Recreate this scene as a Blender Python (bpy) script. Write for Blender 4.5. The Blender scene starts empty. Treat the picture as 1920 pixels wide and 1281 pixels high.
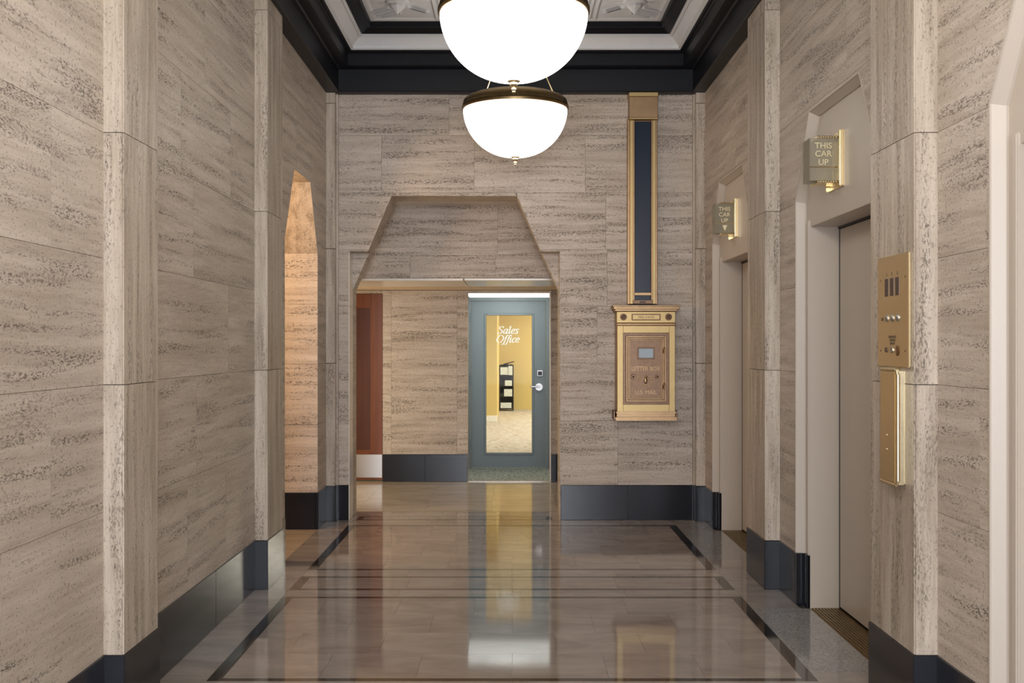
import bpy, bmesh, math, random
from mathutils import Vector, Matrix

S = bpy.context.scene
COL = S.collection
R = math.radians
PI = math.pi
random.seed(7)

# ------------------------------------------------------------------ camera
cam_d = bpy.data.cameras.new('camera')
cam = bpy.data.objects.new('camera', cam_d)
COL.objects.link(cam)
cam.location = (0, 0, 1.5)
cam.rotation_euler = (R(90), 0, 0)
cam_d.sensor_width = 36
cam_d.lens = 37.5
cam_d.shift_x = 0.0005
cam_d.shift_y = 7.5 / 1920
cam_d.clip_start = 0.05
cam_d.clip_end = 100
S.camera = cam

# ------------------------------------------------------------------ world, exposure, lamps
w = bpy.data.worlds.new('world')
S.world = w
w.use_nodes = True
w.node_tree.nodes['Background'].inputs[0].default_value = (0.75, 0.85, 1, 1)
w.node_tree.nodes['Background'].inputs[1].default_value = 0.3
S.view_settings.view_transform = 'Standard'
S.view_settings.look = 'None'
S.view_settings.exposure = -0.2
S.view_settings.gamma = 1
S.view_settings.use_curve_mapping = False

BOWL = 4.3          # emission of the pendant glass


def lamp(name, kind, loc, energy, color, rot=(0, 0, 0), **kw):
    d = bpy.data.lights.new(name, kind)
    d.energy = energy
    d.color = color
    for k, v in kw.items():
        setattr(d, k, v)
    o = bpy.data.objects.new(name, d)
    o.location = loc
    o.rotation_euler = rot
    COL.objects.link(o)
    return o


# further pendants of the hall, out of the picture towards the entrance
for yy in (3.2, 0.8, -1.6):
    lamp('hall_lamp', 'POINT', (0.03, yy, 3.15), 62, (1, 0.95, 0.885), shadow_soft_size=0.36)
# added cool fill from behind the viewer, standing for daylight from an unseen entrance
lamp('entrance_fill', 'AREA', (0.03, -3.05, 1.75), 400, (0.86, 0.91, 1.0), (R(90), 0, 0),
     shape='RECTANGLE', size=2.3, size_y=2.6)
# warm lamp of the side passage behind the left wall
lamp('side_passage_lamp', 'POINT', (-2.35, 7.55, 2.35), 62, (1, 0.66, 0.36), shadow_soft_size=0.12)
# cross passage: warm lamp at its left end, dim lamp under its ceiling
lamp('cross_passage_lamp', 'AREA', (-2.7, 10.75, 1.0), 33, (1, 0.82, 0.56), (0, R(-90), 0),
     shape='RECTANGLE', size=1.2, size_y=0.8)
# added cool fill, aimed to brighten the glazed door and its lettering
lamp('vestibule_fill', 'AREA', (-0.03, 12.0, 2.05), 9, (0.93, 1.0, 0.98), (R(48), 0, 0), shape='DISK', size=0.4)
# office behind the glazed door
lamp('office_lamp', 'AREA', (1.9, 20.3, 2.65), 400, (1, 0.94, 0.82), (0, 0, 0),
     shape='RECTANGLE', size=1.2, size_y=9.0)
lamp('office_lamp', 'AREA', (-1.9, 16.5, 2.65), 110, (1, 0.94, 0.82), (0, 0, 0),
     shape='RECTANGLE', size=1.2, size_y=6.0)


# ------------------------------------------------------------------ materials
def newmat(name):
    m = bpy.data.materials.new(name)
    m.use_nodes = True
    return m, m.node_tree.nodes, m.node_tree.links, m.node_tree.nodes['Principled BSDF']


def plain(name, col, rough=0.5, metal=0.0, bump=0.0, bscale=60, var=0.0, coat=0.0, spec=0.5):
    m, N, L, b = newmat(name)
    b.inputs['Base Color'].default_value = (*col, 1)
    b.inputs['Roughness'].default_value = rough
    b.inputs['Metallic'].default_value = metal
    b.inputs['Coat Weight'].default_value = coat
    b.inputs['Specular IOR Level'].default_value = spec
    tc = N.new('ShaderNodeTexCoord')
    nz = N.new('ShaderNodeTexNoise')
    nz.inputs['Scale'].default_value = bscale
    nz.inputs['Detail'].default_value = 4
    L.new(tc.outputs['Object'], nz.inputs['Vector'])
    if var:
        mx = N.new('ShaderNodeMix')
        mx.data_type = 'RGBA'
        mx.inputs[6].default_value = (*[c * (1 - var) for c in col], 1)
        mx.inputs[7].default_value = (*[min(1, c * (1 + var)) for c in col], 1)
        L.new(nz.outputs[0], mx.inputs[0])
        L.new(mx.outputs[2], b.inputs['Base Color'])
    if bump:
        bp = N.new('ShaderNodeBump')
        bp.inputs['Strength'].default_value = bump
        bp.inputs['Distance'].default_value = 0.002
        L.new(nz.outputs[0], bp.inputs['Height'])
        L.new(bp.outputs[0], b.inputs['Normal'])
    return m


def travertine(name, vertical, c_lo, c_hi, pit, pits=0.95, rough=0.42):
    m, N, L, b = newmat(name)
    tc = N.new('ShaderNodeTexCoord')
    oi = N.new('ShaderNodeObjectInfo')
    mul = N.new('ShaderNodeMath'); mul.operation = 'MULTIPLY'; mul.inputs[1].default_value = 37.0
    L.new(oi.outputs['Random'], mul.inputs[0])
    add = N.new('ShaderNodeVectorMath'); add.operation = 'ADD'
    L.new(tc.outputs['Object'], add.inputs[0])
    L.new(mul.outputs[0], add.inputs[1])
    # gentle waviness of the bedding
    wn = N.new('ShaderNodeTexNoise'); wn.inputs['Scale'].default_value = 2.2; wn.inputs['Detail'].default_value = 2
    L.new(add.outputs[0], wn.inputs['Vector'])
    ws = N.new('ShaderNodeVectorMath'); ws.operation = 'SCALE'; ws.inputs['Scale'].default_value = 0.035
    L.new(wn.outputs['Color'], ws.inputs[0])
    ad2 = N.new('ShaderNodeVectorMath'); ad2.operation = 'ADD'
    L.new(add.outputs[0], ad2.inputs[0]); L.new(ws.outputs[0], ad2.inputs[1])

    def noise(h, v, detail, rough_=0.55):
        mp = N.new('ShaderNodeMapping')
        mp.inputs['Scale'].default_value = (v, v, h) if vertical else (h, h, v)
        L.new(ad2.outputs[0], mp.inputs['Vector'])
        n = N.new('ShaderNodeTexNoise'); n.inputs['Scale'].default_value = 1
        n.inputs['Detail'].default_value = detail; n.inputs['Roughness'].default_value = rough_
        L.new(mp.outputs[0], n.inputs['Vector'])
        return n.outputs[0]

    def ramp(src, a, c, inv=False):
        r = N.new('ShaderNodeMapRange'); r.interpolation_type = 'SMOOTHSTEP'
        r.inputs['From Min'].default_value = a; r.inputs['From Max'].default_value = c
        if inv:
            r.inputs['To Min'].default_value = 1; r.inputs['To Max'].default_value = 0
        L.new(src, r.inputs['Value'])
        return r.outputs[0]

    def math_(op, x, y):
        q = N.new('ShaderNodeMath'); q.operation = op
        for i, s in enumerate((x, y)):
            if isinstance(s, (int, float)):
                q.inputs[i].default_value = s
            else:
                L.new(s, q.inputs[i])
        return q.outputs[0]

    bands = noise(0.9, 17, 6, 0.62)
    fine = noise(7, 95, 4, 0.6)
    cloud = noise(1.6, 2.2, 3)
    tone = math_('ADD', math_('MULTIPLY', bands, 0.6), math_('ADD', math_('MULTIPLY', fine, 0.25), math_('MULTIPLY', cloud, 0.22)))
    t = ramp(tone, 0.36, 0.70)
    mx = N.new('ShaderNodeMix'); mx.data_type = 'RGBA'
    mx.inputs[6].default_value = (*c_lo, 1); mx.inputs[7].default_value = (*c_hi, 1)
    L.new(t, mx.inputs[0])
    # pits run in clusters along some beds
    m1 = ramp(noise(1.2, 20, 5), 0.47, 0.64)
    m2 = ramp(noise(52, 150, 3, 0.72), 0.50, 0.59)
    m3 = ramp(noise(75, 115, 2), 0.60, 0.68)
    p = math_('MULTIPLY', m1, m2)
    p = math_('MINIMUM', math_('MULTIPLY', math_('ADD', p, math_('MULTIPLY', m3, 0.55)), pits), 1.0)
    mx2 = N.new('ShaderNodeMix'); mx2.data_type = 'RGBA'
    L.new(math_('MULTIPLY', p, 0.85), mx2.inputs[0])
    L.new(mx.outputs[2], mx2.inputs[6]); mx2.inputs[7].default_value = (*pit, 1)
    L.new(mx2.outputs[2], b.inputs['Base Color'])
    b.inputs['Roughness'].default_value = rough
    b.inputs['Specular IOR Level'].default_value = 0.35
    bp = N.new('ShaderNodeBump'); bp.inputs['Strength'].default_value = 0.55; bp.inputs['Distance'].default_value = 0.003
    hgt = math_('SUBTRACT', math_('MULTIPLY', fine, 0.35), p)
    L.new(hgt, bp.inputs['Height']); L.new(bp.outputs[0], b.inputs['Normal'])
    return m


TR_LO, TR_HI, TR_PIT = (0.42, 0.345, 0.275), (0.61, 0.525, 0.44), (0.085, 0.065, 0.05)
M = {}
M['trav'] = travertine('travertine_horizontal', False, TR_LO, TR_HI, TR_PIT)
M['trav_v'] = travertine('travertine_vertical', True, (0.35, 0.28, 0.21), (0.60, 0.515, 0.42), TR_PIT, 0.8)
M['grout'] = plain('grout', (0.16, 0.125, 0.09), 0.9)
M['granite'] = plain('black_granite', (0.014, 0.015, 0.020), 0.2, bscale=180, var=0.35, spec=0.35)
M['beam'] = plain('dark_painted_beam', (0.0045, 0.0052, 0.0085), 0.45, bump=0.05, spec=0.3)
M['plaster'] = plain('white_plaster', (0.76, 0.77, 0.78), 0.7, bump=0.1, bscale=30)
M['cream'] = plain('cream_enamel', (0.53, 0.46, 0.385), 0.42, bump=0.06, bscale=9)
M['leaf'] = plain('elevator_leaf_enamel', (0.50, 0.43, 0.355), 0.36, bump=0.05, bscale=6)
M['brass'] = plain('satin_brass', (0.88, 0.74, 0.46), 0.30, 1.0, bump=0.04, bscale=200)
M['brass_lt'] = plain('bright_brass', (0.84, 0.72, 0.48), 0.22, 1.0)
M['brass_dk'] = plain('aged_brass', (0.30, 0.21, 0.10), 0.33, 1.0, var=0.3, bscale=20)
M['bronze'] = plain('bronze', (0.36, 0.235, 0.13), 0.38, 1.0, var=0.25, bscale=14)
M['bronze_dk'] = plain('dark_cast_bronze', (0.19, 0.12, 0.08), 0.42, 1.0, var=0.3, bscale=40, bump=0.2)
M['gold'] = plain('polished_gold_bronze', (0.45, 0.325, 0.155), 0.44, 1.0, var=0.1, bscale=12)
M['navy'] = plain('navy_glass_panel', (0.018, 0.028, 0.05), 0.22, bscale=8)
M['steel'] = plain('brushed_steel', (0.50, 0.49, 0.48), 0.38, 1.0)
M['black'] = plain('black_plastic', (0.012, 0.012, 0.014), 0.45)
M['slot'] = plain('dark_window', (0.06, 0.035, 0.03), 0.25)
M['teal'] = plain('grey_teal_paint', (0.165, 0.20, 0.21), 0.4, bump=0.05, bscale=12)
M['yellow'] = plain('yellow_wall', (0.60, 0.48, 0.20), 0.75, bump=0.05)
M['white'] = plain('white_paint', (0.78, 0.78, 0.76), 0.55)
M['print'] = plain('white_lettering', (0.9, 0.9, 0.88), 0.6)
M['paper'] = plain('paper', (0.62, 0.70, 0.80), 0.5, var=0.35, bscale=22)
M['soffit'] = plain('soffit_enamel', (0.78, 0.72, 0.63), 0.22, bscale=8)
M['warmwall'] = plain('warm_plaster', (0.62, 0.48, 0.34), 0.75, bump=0.05)
M['card'] = plain('bluish_card', (0.80, 0.86, 0.95), 0.4)
M['ink'] = plain('engraved_lettering', (0.10, 0.07, 0.05), 0.6)
M['pale'] = plain('gold_leaf_lettering', (0.82, 0.72, 0.46), 0.35, 0.4)


def marble(name, lo, hi, rough=0.06, sx=2.0, sy=5.0, speck=0.0):
    m, N, L, b = newmat(name)
    tc = N.new('ShaderNodeTexCoord'); oi = N.new('ShaderNodeObjectInfo')
    mul = N.new('ShaderNodeMath'); mul.operation = 'MULTIPLY'; mul.inputs[1].default_value = 53.0
    L.new(oi.outputs['Random'], mul.inputs[0])
    add = N.new('ShaderNodeVectorMath'); add.operation = 'ADD'
    L.new(tc.outputs['Object'], add.inputs[0]); L.new(mul.outputs[0], add.inputs[1])
    mp = N.new('ShaderNodeMapping'); mp.inputs['Scale'].default_value = (sx, sy, 3)
    L.new(add.outputs[0], mp.inputs['Vector'])
    n = N.new('ShaderNodeTexNoise'); n.inputs['Scale'].default_value = 1; n.inputs['Detail'].default_value = 8
    n.inputs['Roughness'].default_value = 0.62; n.inputs['Distortion'].default_value = 0.7
    L.new(mp.outputs[0], n.inputs['Vector'])
    r = N.new('ShaderNodeMapRange'); r.inputs['From Min'].default_value = 0.34; r.inputs['From Max'].default_value = 0.68
    L.new(n.outputs[0], r.inputs['Value'])
    # tile to tile difference
    rv = N.new('ShaderNodeMath'); rv.operation = 'MULTIPLY_ADD'; rv.inputs[1].default_value = 0.2; rv.inputs[2].default_value = -0.1
    L.new(oi.outputs['Random'], rv.inputs[0])
    sm = N.new('ShaderNodeMath'); sm.operation = 'ADD'; sm.use_clamp = True
    L.new(r.outputs[0], sm.inputs[0]); L.new(rv.outputs[0], sm.inputs[1])
    src = sm.outputs[0]
    if speck:
        n2 = N.new('ShaderNodeTexNoise'); n2.inputs['Scale'].default_value = 90; n2.inputs['Detail'].default_value = 3
        L.new(add.outputs[0], n2.inputs['Vector'])
        r2 = N.new('ShaderNodeMapRange'); r2.inputs['From Min'].default_value = 0.38; r2.inputs['From Max'].default_value = 0.62
        L.new(n2.outputs[0], r2.inputs['Value'])
        mm = N.new('ShaderNodeMix'); mm.inputs[0].default_value = speck
        L.new(src, mm.inputs[2]); L.new(r2.outputs[0], mm.inputs[3]); src = mm.outputs[0]
    mx = N.new('ShaderNodeMix'); mx.data_type = 'RGBA'
    mx.inputs[6].default_value = (*lo, 1); mx.inputs[7].default_value = (*hi, 1)
    L.new(src, mx.inputs[0]); L.new(mx.outputs[2], b.inputs['Base Color'])
    b.inputs['Roughness'].default_value = rough
    b.inputs['IOR'].default_value = 1.85
    n3 = N.new('ShaderNodeTexNoise'); n3.inputs['Scale'].default_value = 5; n3.inputs['Detail'].default_value = 2
    L.new(add.outputs[0], n3.inputs['Vector'])
    bp = N.new('ShaderNodeBump'); bp.inputs['Strength'].default_value = 0.02; bp.inputs['Distance'].default_value = 0.002
    L.new(n3.outputs[0], bp.inputs['Height']); L.new(bp.outputs[0], b.inputs['Normal'])
    return m


M['marble'] = marble('brown_marble', (0.235, 0.195, 0.168), (0.36, 0.305, 0.265))
M['marble_edge'] = marble('border_marble', (0.245, 0.21, 0.185), (0.38, 0.33, 0.29))
M['marble_cream'] = marble('cream_marble', (0.40, 0.32, 0.23), (0.56, 0.47, 0.36), 0.14)
M['granite_grey'] = marble('speckled_grey_granite', (0.19, 0.18, 0.17), (0.40, 0.385, 0.37), 0.12, 6, 6, 0.75)
M['inlay'] = marble('black_marble_inlay', (0.012, 0.010, 0.009), (0.035, 0.028, 0.024), 0.06)
M['floor_bed'] = plain('mortar_bed', (0.10, 0.08, 0.065), 0.6)


def carpet(name, a, c, scale):
    m, N, L, b = newmat(name)
    tc = N.new('ShaderNodeTexCoord')
    v = N.new('ShaderNodeTexVoronoi'); v.inputs['Scale'].default_value = scale
    L.new(tc.outputs['Object'], v.inputs['Vector'])
    mx = N.new('ShaderNodeMix'); mx.data_type = 'RGBA'
    mx.inputs[6].default_value = (*a, 1); mx.inputs[7].default_value = (*c, 1)
    r = N.new('ShaderNodeMapRange'); r.inputs['From Min'].default_value = 0.2; r.inputs['From Max'].default_value = 0.6
    L.new(v.outputs['Distance'], r.inputs['Value'])
    L.new(r.outputs[0], mx.inputs[0]); L.new(mx.outputs[2], b.inputs['Base Color'])
    b.inputs['Roughness'].default_value = 0.95
    bp = N.new('ShaderNodeBump'); bp.inputs['Distance'].default_value = 0.004
    L.new(v.outputs['Distance'], bp.inputs['Height']); L.new(bp.outputs[0], b.inputs['Normal'])
    return m


M['carpet'] = carpet('patterned_carpet', (0.10, 0.13, 0.11), (0.40, 0.42, 0.36), 30)
M['carpet_office'] = carpet('office_carpet', (0.30, 0.26, 0.21), (0.46, 0.42, 0.36), 14)


def wood(name, lo, hi):
    m, N, L, b = newmat(name)
    tc = N.new('ShaderNodeTexCoord')
    mp = N.new('ShaderNodeMapping'); mp.inputs['Scale'].default_value = (26, 26, 1.6)
    L.new(tc.outputs['Object'], mp.inputs['Vector'])
    n = N.new('ShaderNodeTexNoise'); n.inputs['Scale'].default_value = 1; n.inputs['Detail'].default_value = 6
    L.new(mp.outputs[0], n.inputs['Vector'])
    mx = N.new('ShaderNodeMix'); mx.data_type = 'RGBA'
    mx.inputs[6].default_value = (*lo, 1); mx.inputs[7].default_value = (*hi, 1)
    L.new(n.outputs[0], mx.inputs[0]); L.new(mx.outputs[2], b.inputs['Base Color'])
    b.inputs['Roughness'].default_value = 0.3
    return m


M['wood'] = wood('red_mahogany', (0.10, 0.026, 0.010), (0.22, 0.070, 0.024))
M['wood_dk'] = wood('red_mahogany_panel', (0.055, 0.017, 0.011), (0.10, 0.030, 0.018))


def glassmat(name, tint, opacity, rough=0.03):
    m, N, L, b = newmat(name)
    out = N['Material Output']
    tr = N.new('ShaderNodeBsdfTransparent'); tr.inputs[0].default_value = (0.97, 0.98, 0.97, 1)
    b.inputs['Base Color'].default_value = (*tint, 1)
    b.inputs['Roughness'].default_value = rough
    fr = N.new('ShaderNodeFresnel'); fr.inputs[0].default_value = 1.5
    mxf = N.new('ShaderNodeMath'); mxf.operation = 'MAXIMUM'; mxf.inputs[1].default_value = opacity
    L.new(fr.outputs[0], mxf.inputs[0])
    ms = N.new('ShaderNodeMixShader')
    L.new(mxf.outputs[0], ms.inputs[0]); L.new(tr.outputs[0], ms.inputs[1]); L.new(b.outputs[0], ms.inputs[2])
    L.new(ms.outputs[0], out.inputs[0])
    return m


M['glass'] = glassmat('clear_glass', (0.05, 0.05, 0.05), 0.04)
M['lantern_glass'] = glassmat('smoky_lantern_glass', (0.42, 0.37, 0.27), 0.5, 0.12)


def emit(name, col, strength):
    m, N, L, b = newmat(name)
    b.inputs['Base Color'].default_value = (0.8, 0.8, 0.8, 1)
    b.inputs['Emission Color'].default_value = (*col, 1)
    b.inputs['Emission Strength'].default_value = strength
    b.inputs['Roughness'].default_value = 0.2
    return m


M['bowl'] = emit('lit_opal_glass', (1.0, 0.972, 0.935), BOWL)
M['tube'] = emit('ceiling_light_diffuser', (0.95, 1.0, 0.96), 1.2)


# ------------------------------------------------------------------ helpers
def link(o, parent=None):
    COL.objects.link(o)
    if parent:
        o.parent = parent
    return o


def wloc(p):
    v = Vector((0, 0, 0))
    while p:
        v += p.location
        p = p.parent
    return v


def mk(name, bm, mat, parent=None, origin=None, smooth=False, mats=None):
    """link a bmesh built in world coordinates as one object"""
    bmesh.ops.recalc_face_normals(bm, faces=bm.faces)
    if origin is None:
        if bm.verts:
            lo = Vector([min(v.co[i] for v in bm.verts) for i in range(3)])
            hi = Vector([max(v.co[i] for v in bm.verts) for i in range(3)])
            origin = (lo + hi) / 2
            origin.z = lo.z
        else:
            origin = Vector((0, 0, 0))
    origin = Vector(origin)
    bmesh.ops.translate(bm, verts=bm.verts, vec=-origin)
    me = bpy.data.meshes.new(name)
    bm.to_mesh(me)
    bm.free()
    for q in (mats or [mat]):
        me.materials.append(q)
    if smooth:
        for p in me.polygons:
            p.use_smooth = True
        try:
            me.set_sharp_from_angle(angle=R(35))
        except Exception:
            pass
    o = bpy.data.objects.new(name, me)
    o.location = origin - wloc(parent) if parent else origin
    return link(o, parent)


def tag(o, label, cat, group=None):
    o['label'] = label
    o['category'] = cat
    if group:
        o['group'] = group
    return o


def structure(o):
    o['kind'] = 'structure'
    return o


def thing(name, loc, label=None, cat=None, group=None):
    o = bpy.data.objects.new(name, None)
    o.empty_display_size = 0.1
    o.location = loc
    link(o)
    if label:
        tag(o, label, cat, group)
    return o


def box(bm, x0, x1, y0, y1, z0, z1, bev=0.0, seg=1):
    vs = [bm.verts.new((x, y, z)) for x in (x0, x1) for y in (y0, y1) for z in (z0, z1)]
    f = [(0, 1, 3, 2), (4, 6, 7, 5), (0, 4, 5, 1), (2, 3, 7, 6), (0, 2, 6, 4), (1, 5, 7, 3)]
    fs = [bm.faces.new([vs[i] for i in q]) for q in f]
    if bev:
        es = list({e for q in fs for e in q.edges})
        bmesh.ops.bevel(bm, geom=es, offset=bev, segments=seg, affect='EDGES')
    return bm


def B(name, dims, mat, parent=None, bev=0.0, seg=1, smooth=False):
    bm = bmesh.new()
    box(bm, *dims, bev=bev, seg=seg)
    return mk(name, bm, mat, parent, smooth=smooth)


def lathe(bm, cx, cy, cz, prof, seg=48, close=False):
    """profile of (r, z) turned about the vertical axis"""
    rings = []
    for r, z in prof:
        if r < 1e-6:
            rings.append([bm.verts.new((cx, cy, cz + z))])
        else:
            rings.append([bm.verts.new((cx + r * math.cos(2 * PI * i / seg), cy + r * math.sin(2 * PI * i / seg), cz + z)) for i in range(seg)])
    for a, c in zip(rings, rings[1:]):
        for i in range(seg):
            j = (i + 1) % seg
            if len(a) == 1 and len(c) == 1:
                continue
            if len(a) == 1:
                bm.faces.new([a[0], c[i], c[j]])
            elif len(c) == 1:
                bm.faces.new([a[i], a[j], c[0]])
            else:
                bm.faces.new([a[i], a[j], c[j], c[i]])
    return bm


def tube(bm, p, q, r, seg=10):
    p, q = Vector(p), Vector(q)
    d = (q - p)
    m = d.to_track_quat('Z', 'Y').to_matrix().to_4x4()
    m.translation = (p + q) / 2
    bmesh.ops.create_cone(bm, cap_ends=True, segments=seg, radius1=r, radius2=r, depth=d.length, matrix=m)
    return bm


def ball(bm, c, r, seg=12, sc=(1, 1, 1)):
    m = Matrix.Translation(c) @ Matrix.Diagonal((*[r * s for s in sc], 1))
    bmesh.ops.create_uvsphere(bm, u_segments=seg, v_segments=max(6, seg // 2), radius=1, matrix=m)
    return bm


# wall frames: (u, v, w) -> world; w points out of the wall face into the room
def F_left(u, v, w_): return (-1.58 + w_, u, v)
def F_right(u, v, w_): return (1.65 - w_, u, v)
def F_back(u, v, w_): return (u, 9.17 - w_, v)
def F_bulk(u, v, w_): return (u, 10.0 - w_, v)
def F_door(u, v, w_): return (u, 11.76 - w_, v)


def prism(bm, poly, w0, w1, F):
    a = [bm.verts.new(F(u, v, w0)) for u, v in poly]
    c = [bm.verts.new(F(u, v, w1)) for u, v in poly]
    bm.faces.new(a)
    bm.faces.new(c)
    n = len(poly)
    for i in range(n):
        j = (i + 1) % n
        bm.faces.new([a[i], a[j], c[j], c[i]])


def clip(poly, a, c, left=True):
    s = 1 if left else -1
    def d(p): return s * ((c[0] - a[0]) * (p[1] - a[1]) - (c[1] - a[1]) * (p[0] - a[0]))
    out = []
    for i in range(len(poly)):
        p, q = poly[i], poly[(i + 1) % len(poly)]
        dp, dq = d(p), d(q)
        if dp >= -1e-9:
            out.append(p)
        if (dp > 1e-9 and dq < -1e-9) or (dp < -1e-9 and dq > 1e-9):
            t = dp / (dp - dq)
            out.append((p[0] + t * (q[0] - p[0]), p[1] + t * (q[1] - p[1])))
    return out


def area(p):
    return abs(sum(p[i][0] * p[(i + 1) % len(p)][1] - p[(i + 1) % len(p)][0] * p[i][1] for i in range(len(p)))) / 2


def subtract(polys, conv):
    res = []
    for poly in polys:
        rest = poly
        for i in range(len(conv)):
            a, c = conv[i], conv[(i + 1) % len(conv)]
            o = clip(rest, a, c, False)
            if len(o) > 2 and area(o) > 1e-5:
                res.append(o)
            rest = clip(rest, a, c, True)
            if len(rest) < 3 or area(rest) < 1e-6:
                break
    return res


def rect(u0, u1, v0, v1):
    return [(u0, v0), (u1, v0), (u1, v1), (u0, v1)]


def backing(name, F, u0, u1, v0, v1, t, holes, mat, w1=-0.02):
    ps = [rect(u0, u1, v0, v1)]
    for h in holes:
        ps = subtract(ps, h)
    bm = bmesh.new()
    for p in ps:
        prism(bm, p, -t, w1, F)
    o = mk(name, bm, mat, origin=F((u0 + u1) / 2, 0, 0))
    return structure(o)


ROWS = [0.30, 0.855, 1.348, 1.838, 2.325, 2.815, 3.305, 3.66]


def slabs(parent, F, u0, u1, rows, holes, mat, name='stone_slab', step=1.15, seed=1, gap=0.0008, th=0.02, joints=None):
    rnd = random.Random(seed)
    for r in range(len(rows) - 1):
        if joints is not None:
            us = [u0] + [j for j in sorted(joints[r % len(joints)]) if u0 + 0.05 < j < u1 - 0.05] + [u1]
        else:
            us = [u0]
            x = u0 + step * (0.35 + 0.5 * rnd.random() if r % 2 else 0.75 + 0.4 * rnd.random())
            while x < u1 - 0.28:
                us.append(x)
                x += step * (0.9 + 0.25 * rnd.random())
            us.append(u1)
        for a, c in zip(us, us[1:]):
            ps = [rect(a + gap, c - gap, rows[r] + gap, rows[r + 1] - gap)]
            for h in holes:
                ps = subtract(ps, h)
            ps = [p for p in ps if area(p) > 2e-4]
            if not ps:
                continue
            bm = bmesh.new()
            for p in ps:
                prism(bm, p, -th, 0, F)
            mk(name, bm, mat, parent)


def reveal(parent, F, p, q, n, t, mat, rows=None, name='reveal_slab', w1=-0.0005, off=0.007):
    segs = [(p, q)]
    if rows:
        ys = sorted([p[1], q[1]] + [r for r in rows if min(p[1], q[1]) < r < max(p[1], q[1])])
        segs = [((p[0], a + 0.0012), (p[0], c - 0.0012)) for a, c in zip(ys, ys[1:])]
    for a, c in segs:
        bm = bmesh.new()
        prism(bm, [a, c, (c[0] + n[0] * off, c[1] + n[1] * off), (a[0] + n[0] * off, a[1] + n[1] * off)], -t, w1, F)
        mk(name, bm, mat, parent)


def text(name, s, size, loc, rot, mat, parent=None, extrude=0.0008, sx=1.0, align='CENTER', bold=0.0):
    cu = bpy.data.curves.new(name, 'FONT')
    cu.body = s
    cu.size = size
    cu.align_x = align
    cu.extrude = extrude
    cu.offset = bold
    cu.resolution_u = 3
    t = bpy.data.objects.new('tmp', cu)
    COL.objects.link(t)
    bpy.context.view_layer.update()
    me = bpy.data.meshes.new_from_object(t)
    bpy.data.objects.remove(t)
    bpy.data.curves.remove(cu)
    me.materials.clear()
    me.materials.append(mat)
    o = bpy.data.objects.new(name, me)
    o.location = Vector(loc) - wloc(parent)
    o.rotation_euler = rot
    o.scale = (sx, 1, 1)
    return link(o, parent)


ROT_CAM = (R(90), 0, 0)            # faces the viewer end of the hall
ROT_RW = (R(90), 0, R(-90))        # on the right wall, faces the hall

# ------------------------------------------------------------------ floor
fl = B('floor', (-3.3, 1.95, -3.2, 11.9, -0.10, -0.012), M['floor_bed'])
structure(fl)
_cache = {}


def tile(name, x0, x1, y0, y1, mat, g=0.0005, top=0.0):
    key = (name, round(x1 - x0, 4), round(y1 - y0, 4), mat.name)
    if key not in _cache:
        bm = bmesh.new()
        hx, hy = (x1 - x0) / 2 - g, (y1 - y0) / 2 - g
        box(bm, -hx, hx, -hy, hy, -0.012, 0)
        bmesh.ops.recalc_face_normals(bm, faces=bm.faces)
        me = bpy.data.meshes.new(name)
        bm.to_mesh(me)
        bm.free()
        me.materials.append(mat)
        _cache[key] = me
    o = bpy.data.objects.new(name, _cache[key])
    o.location = Vector(((x0 + x1) / 2, (y0 + y1) / 2, top)) - fl.location
    link(o, fl)


def tiles(name, x0, x1, y0, y1, nx, ny, mat, stagger=False):
    dx, dy = (x1 - x0) / nx, (y1 - y0) / ny
    for j in range(ny):
        xs = [x0 + i * dx for i in range(nx + 1)]
        if stagger and j % 2:
            xs = [x0] + [x0 + (i + 0.5) * dx for i in range(nx)] + [x1]
        for a, c in zip(xs, xs[1:]):
            tile(name, a, c, y0 + j * dy, y0 + (j + 1) * dy, mat)


XL, XR = -1.365, 1.372
BW, LW = 0.062, 0.042


def ring(y0, y1, x0=XL, x1=XR, bw=BW, lw=LW, n=(7, 4), mat=None):
    tile('black_inlay', x0, x0 + bw, y0, y1, M['inlay'])
    tile('black_inlay', x1 - bw, x1, y0, y1, M['inlay'])
    tile('black_inlay', x0 + bw, x1 - bw, y0, y0 + lw, M['inlay'])
    tile('black_inlay', x0 + bw, x1 - bw, y1 - lw, y1, M['inlay'])
    tiles('marble_tile', x0 + bw, x1 - bw, y0 + lw, y1 - lw, n[0], n[1], mat or M['marble'], True)


ring(4.765, 6.37, n=(6, 4))
ring(6.54, 6.93, n=(4, 1))
ring(7.12, 8.90, n=(6, 4))
tiles('marble_tile', XL, XR, 6.37, 6.54, 4, 1, M['marble_edge'])
tiles('marble_tile', XL, XR, 6.93, 7.12, 4, 1, M['marble_edge'])
tiles('marble_tile', XL, XR, 8.90, 9.17, 4, 1, M['marble_edge'])
tiles('marble_tile', XL, XR, 4.56, 4.765, 4, 1, M['marble_edge'])
# toward the entrance, beneath and behind the viewer
tiles('marble_tile', XL, XR, 4.15, 4.56, 4, 1, M['marble'])
tiles('marble_tile', XL, XR, 0.6, 4.15, 4, 6, M['marble'])
tiles('marble_tile', -1.58, 1.65, -3.2, 0.6, 3, 4, M['marble'])
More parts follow.
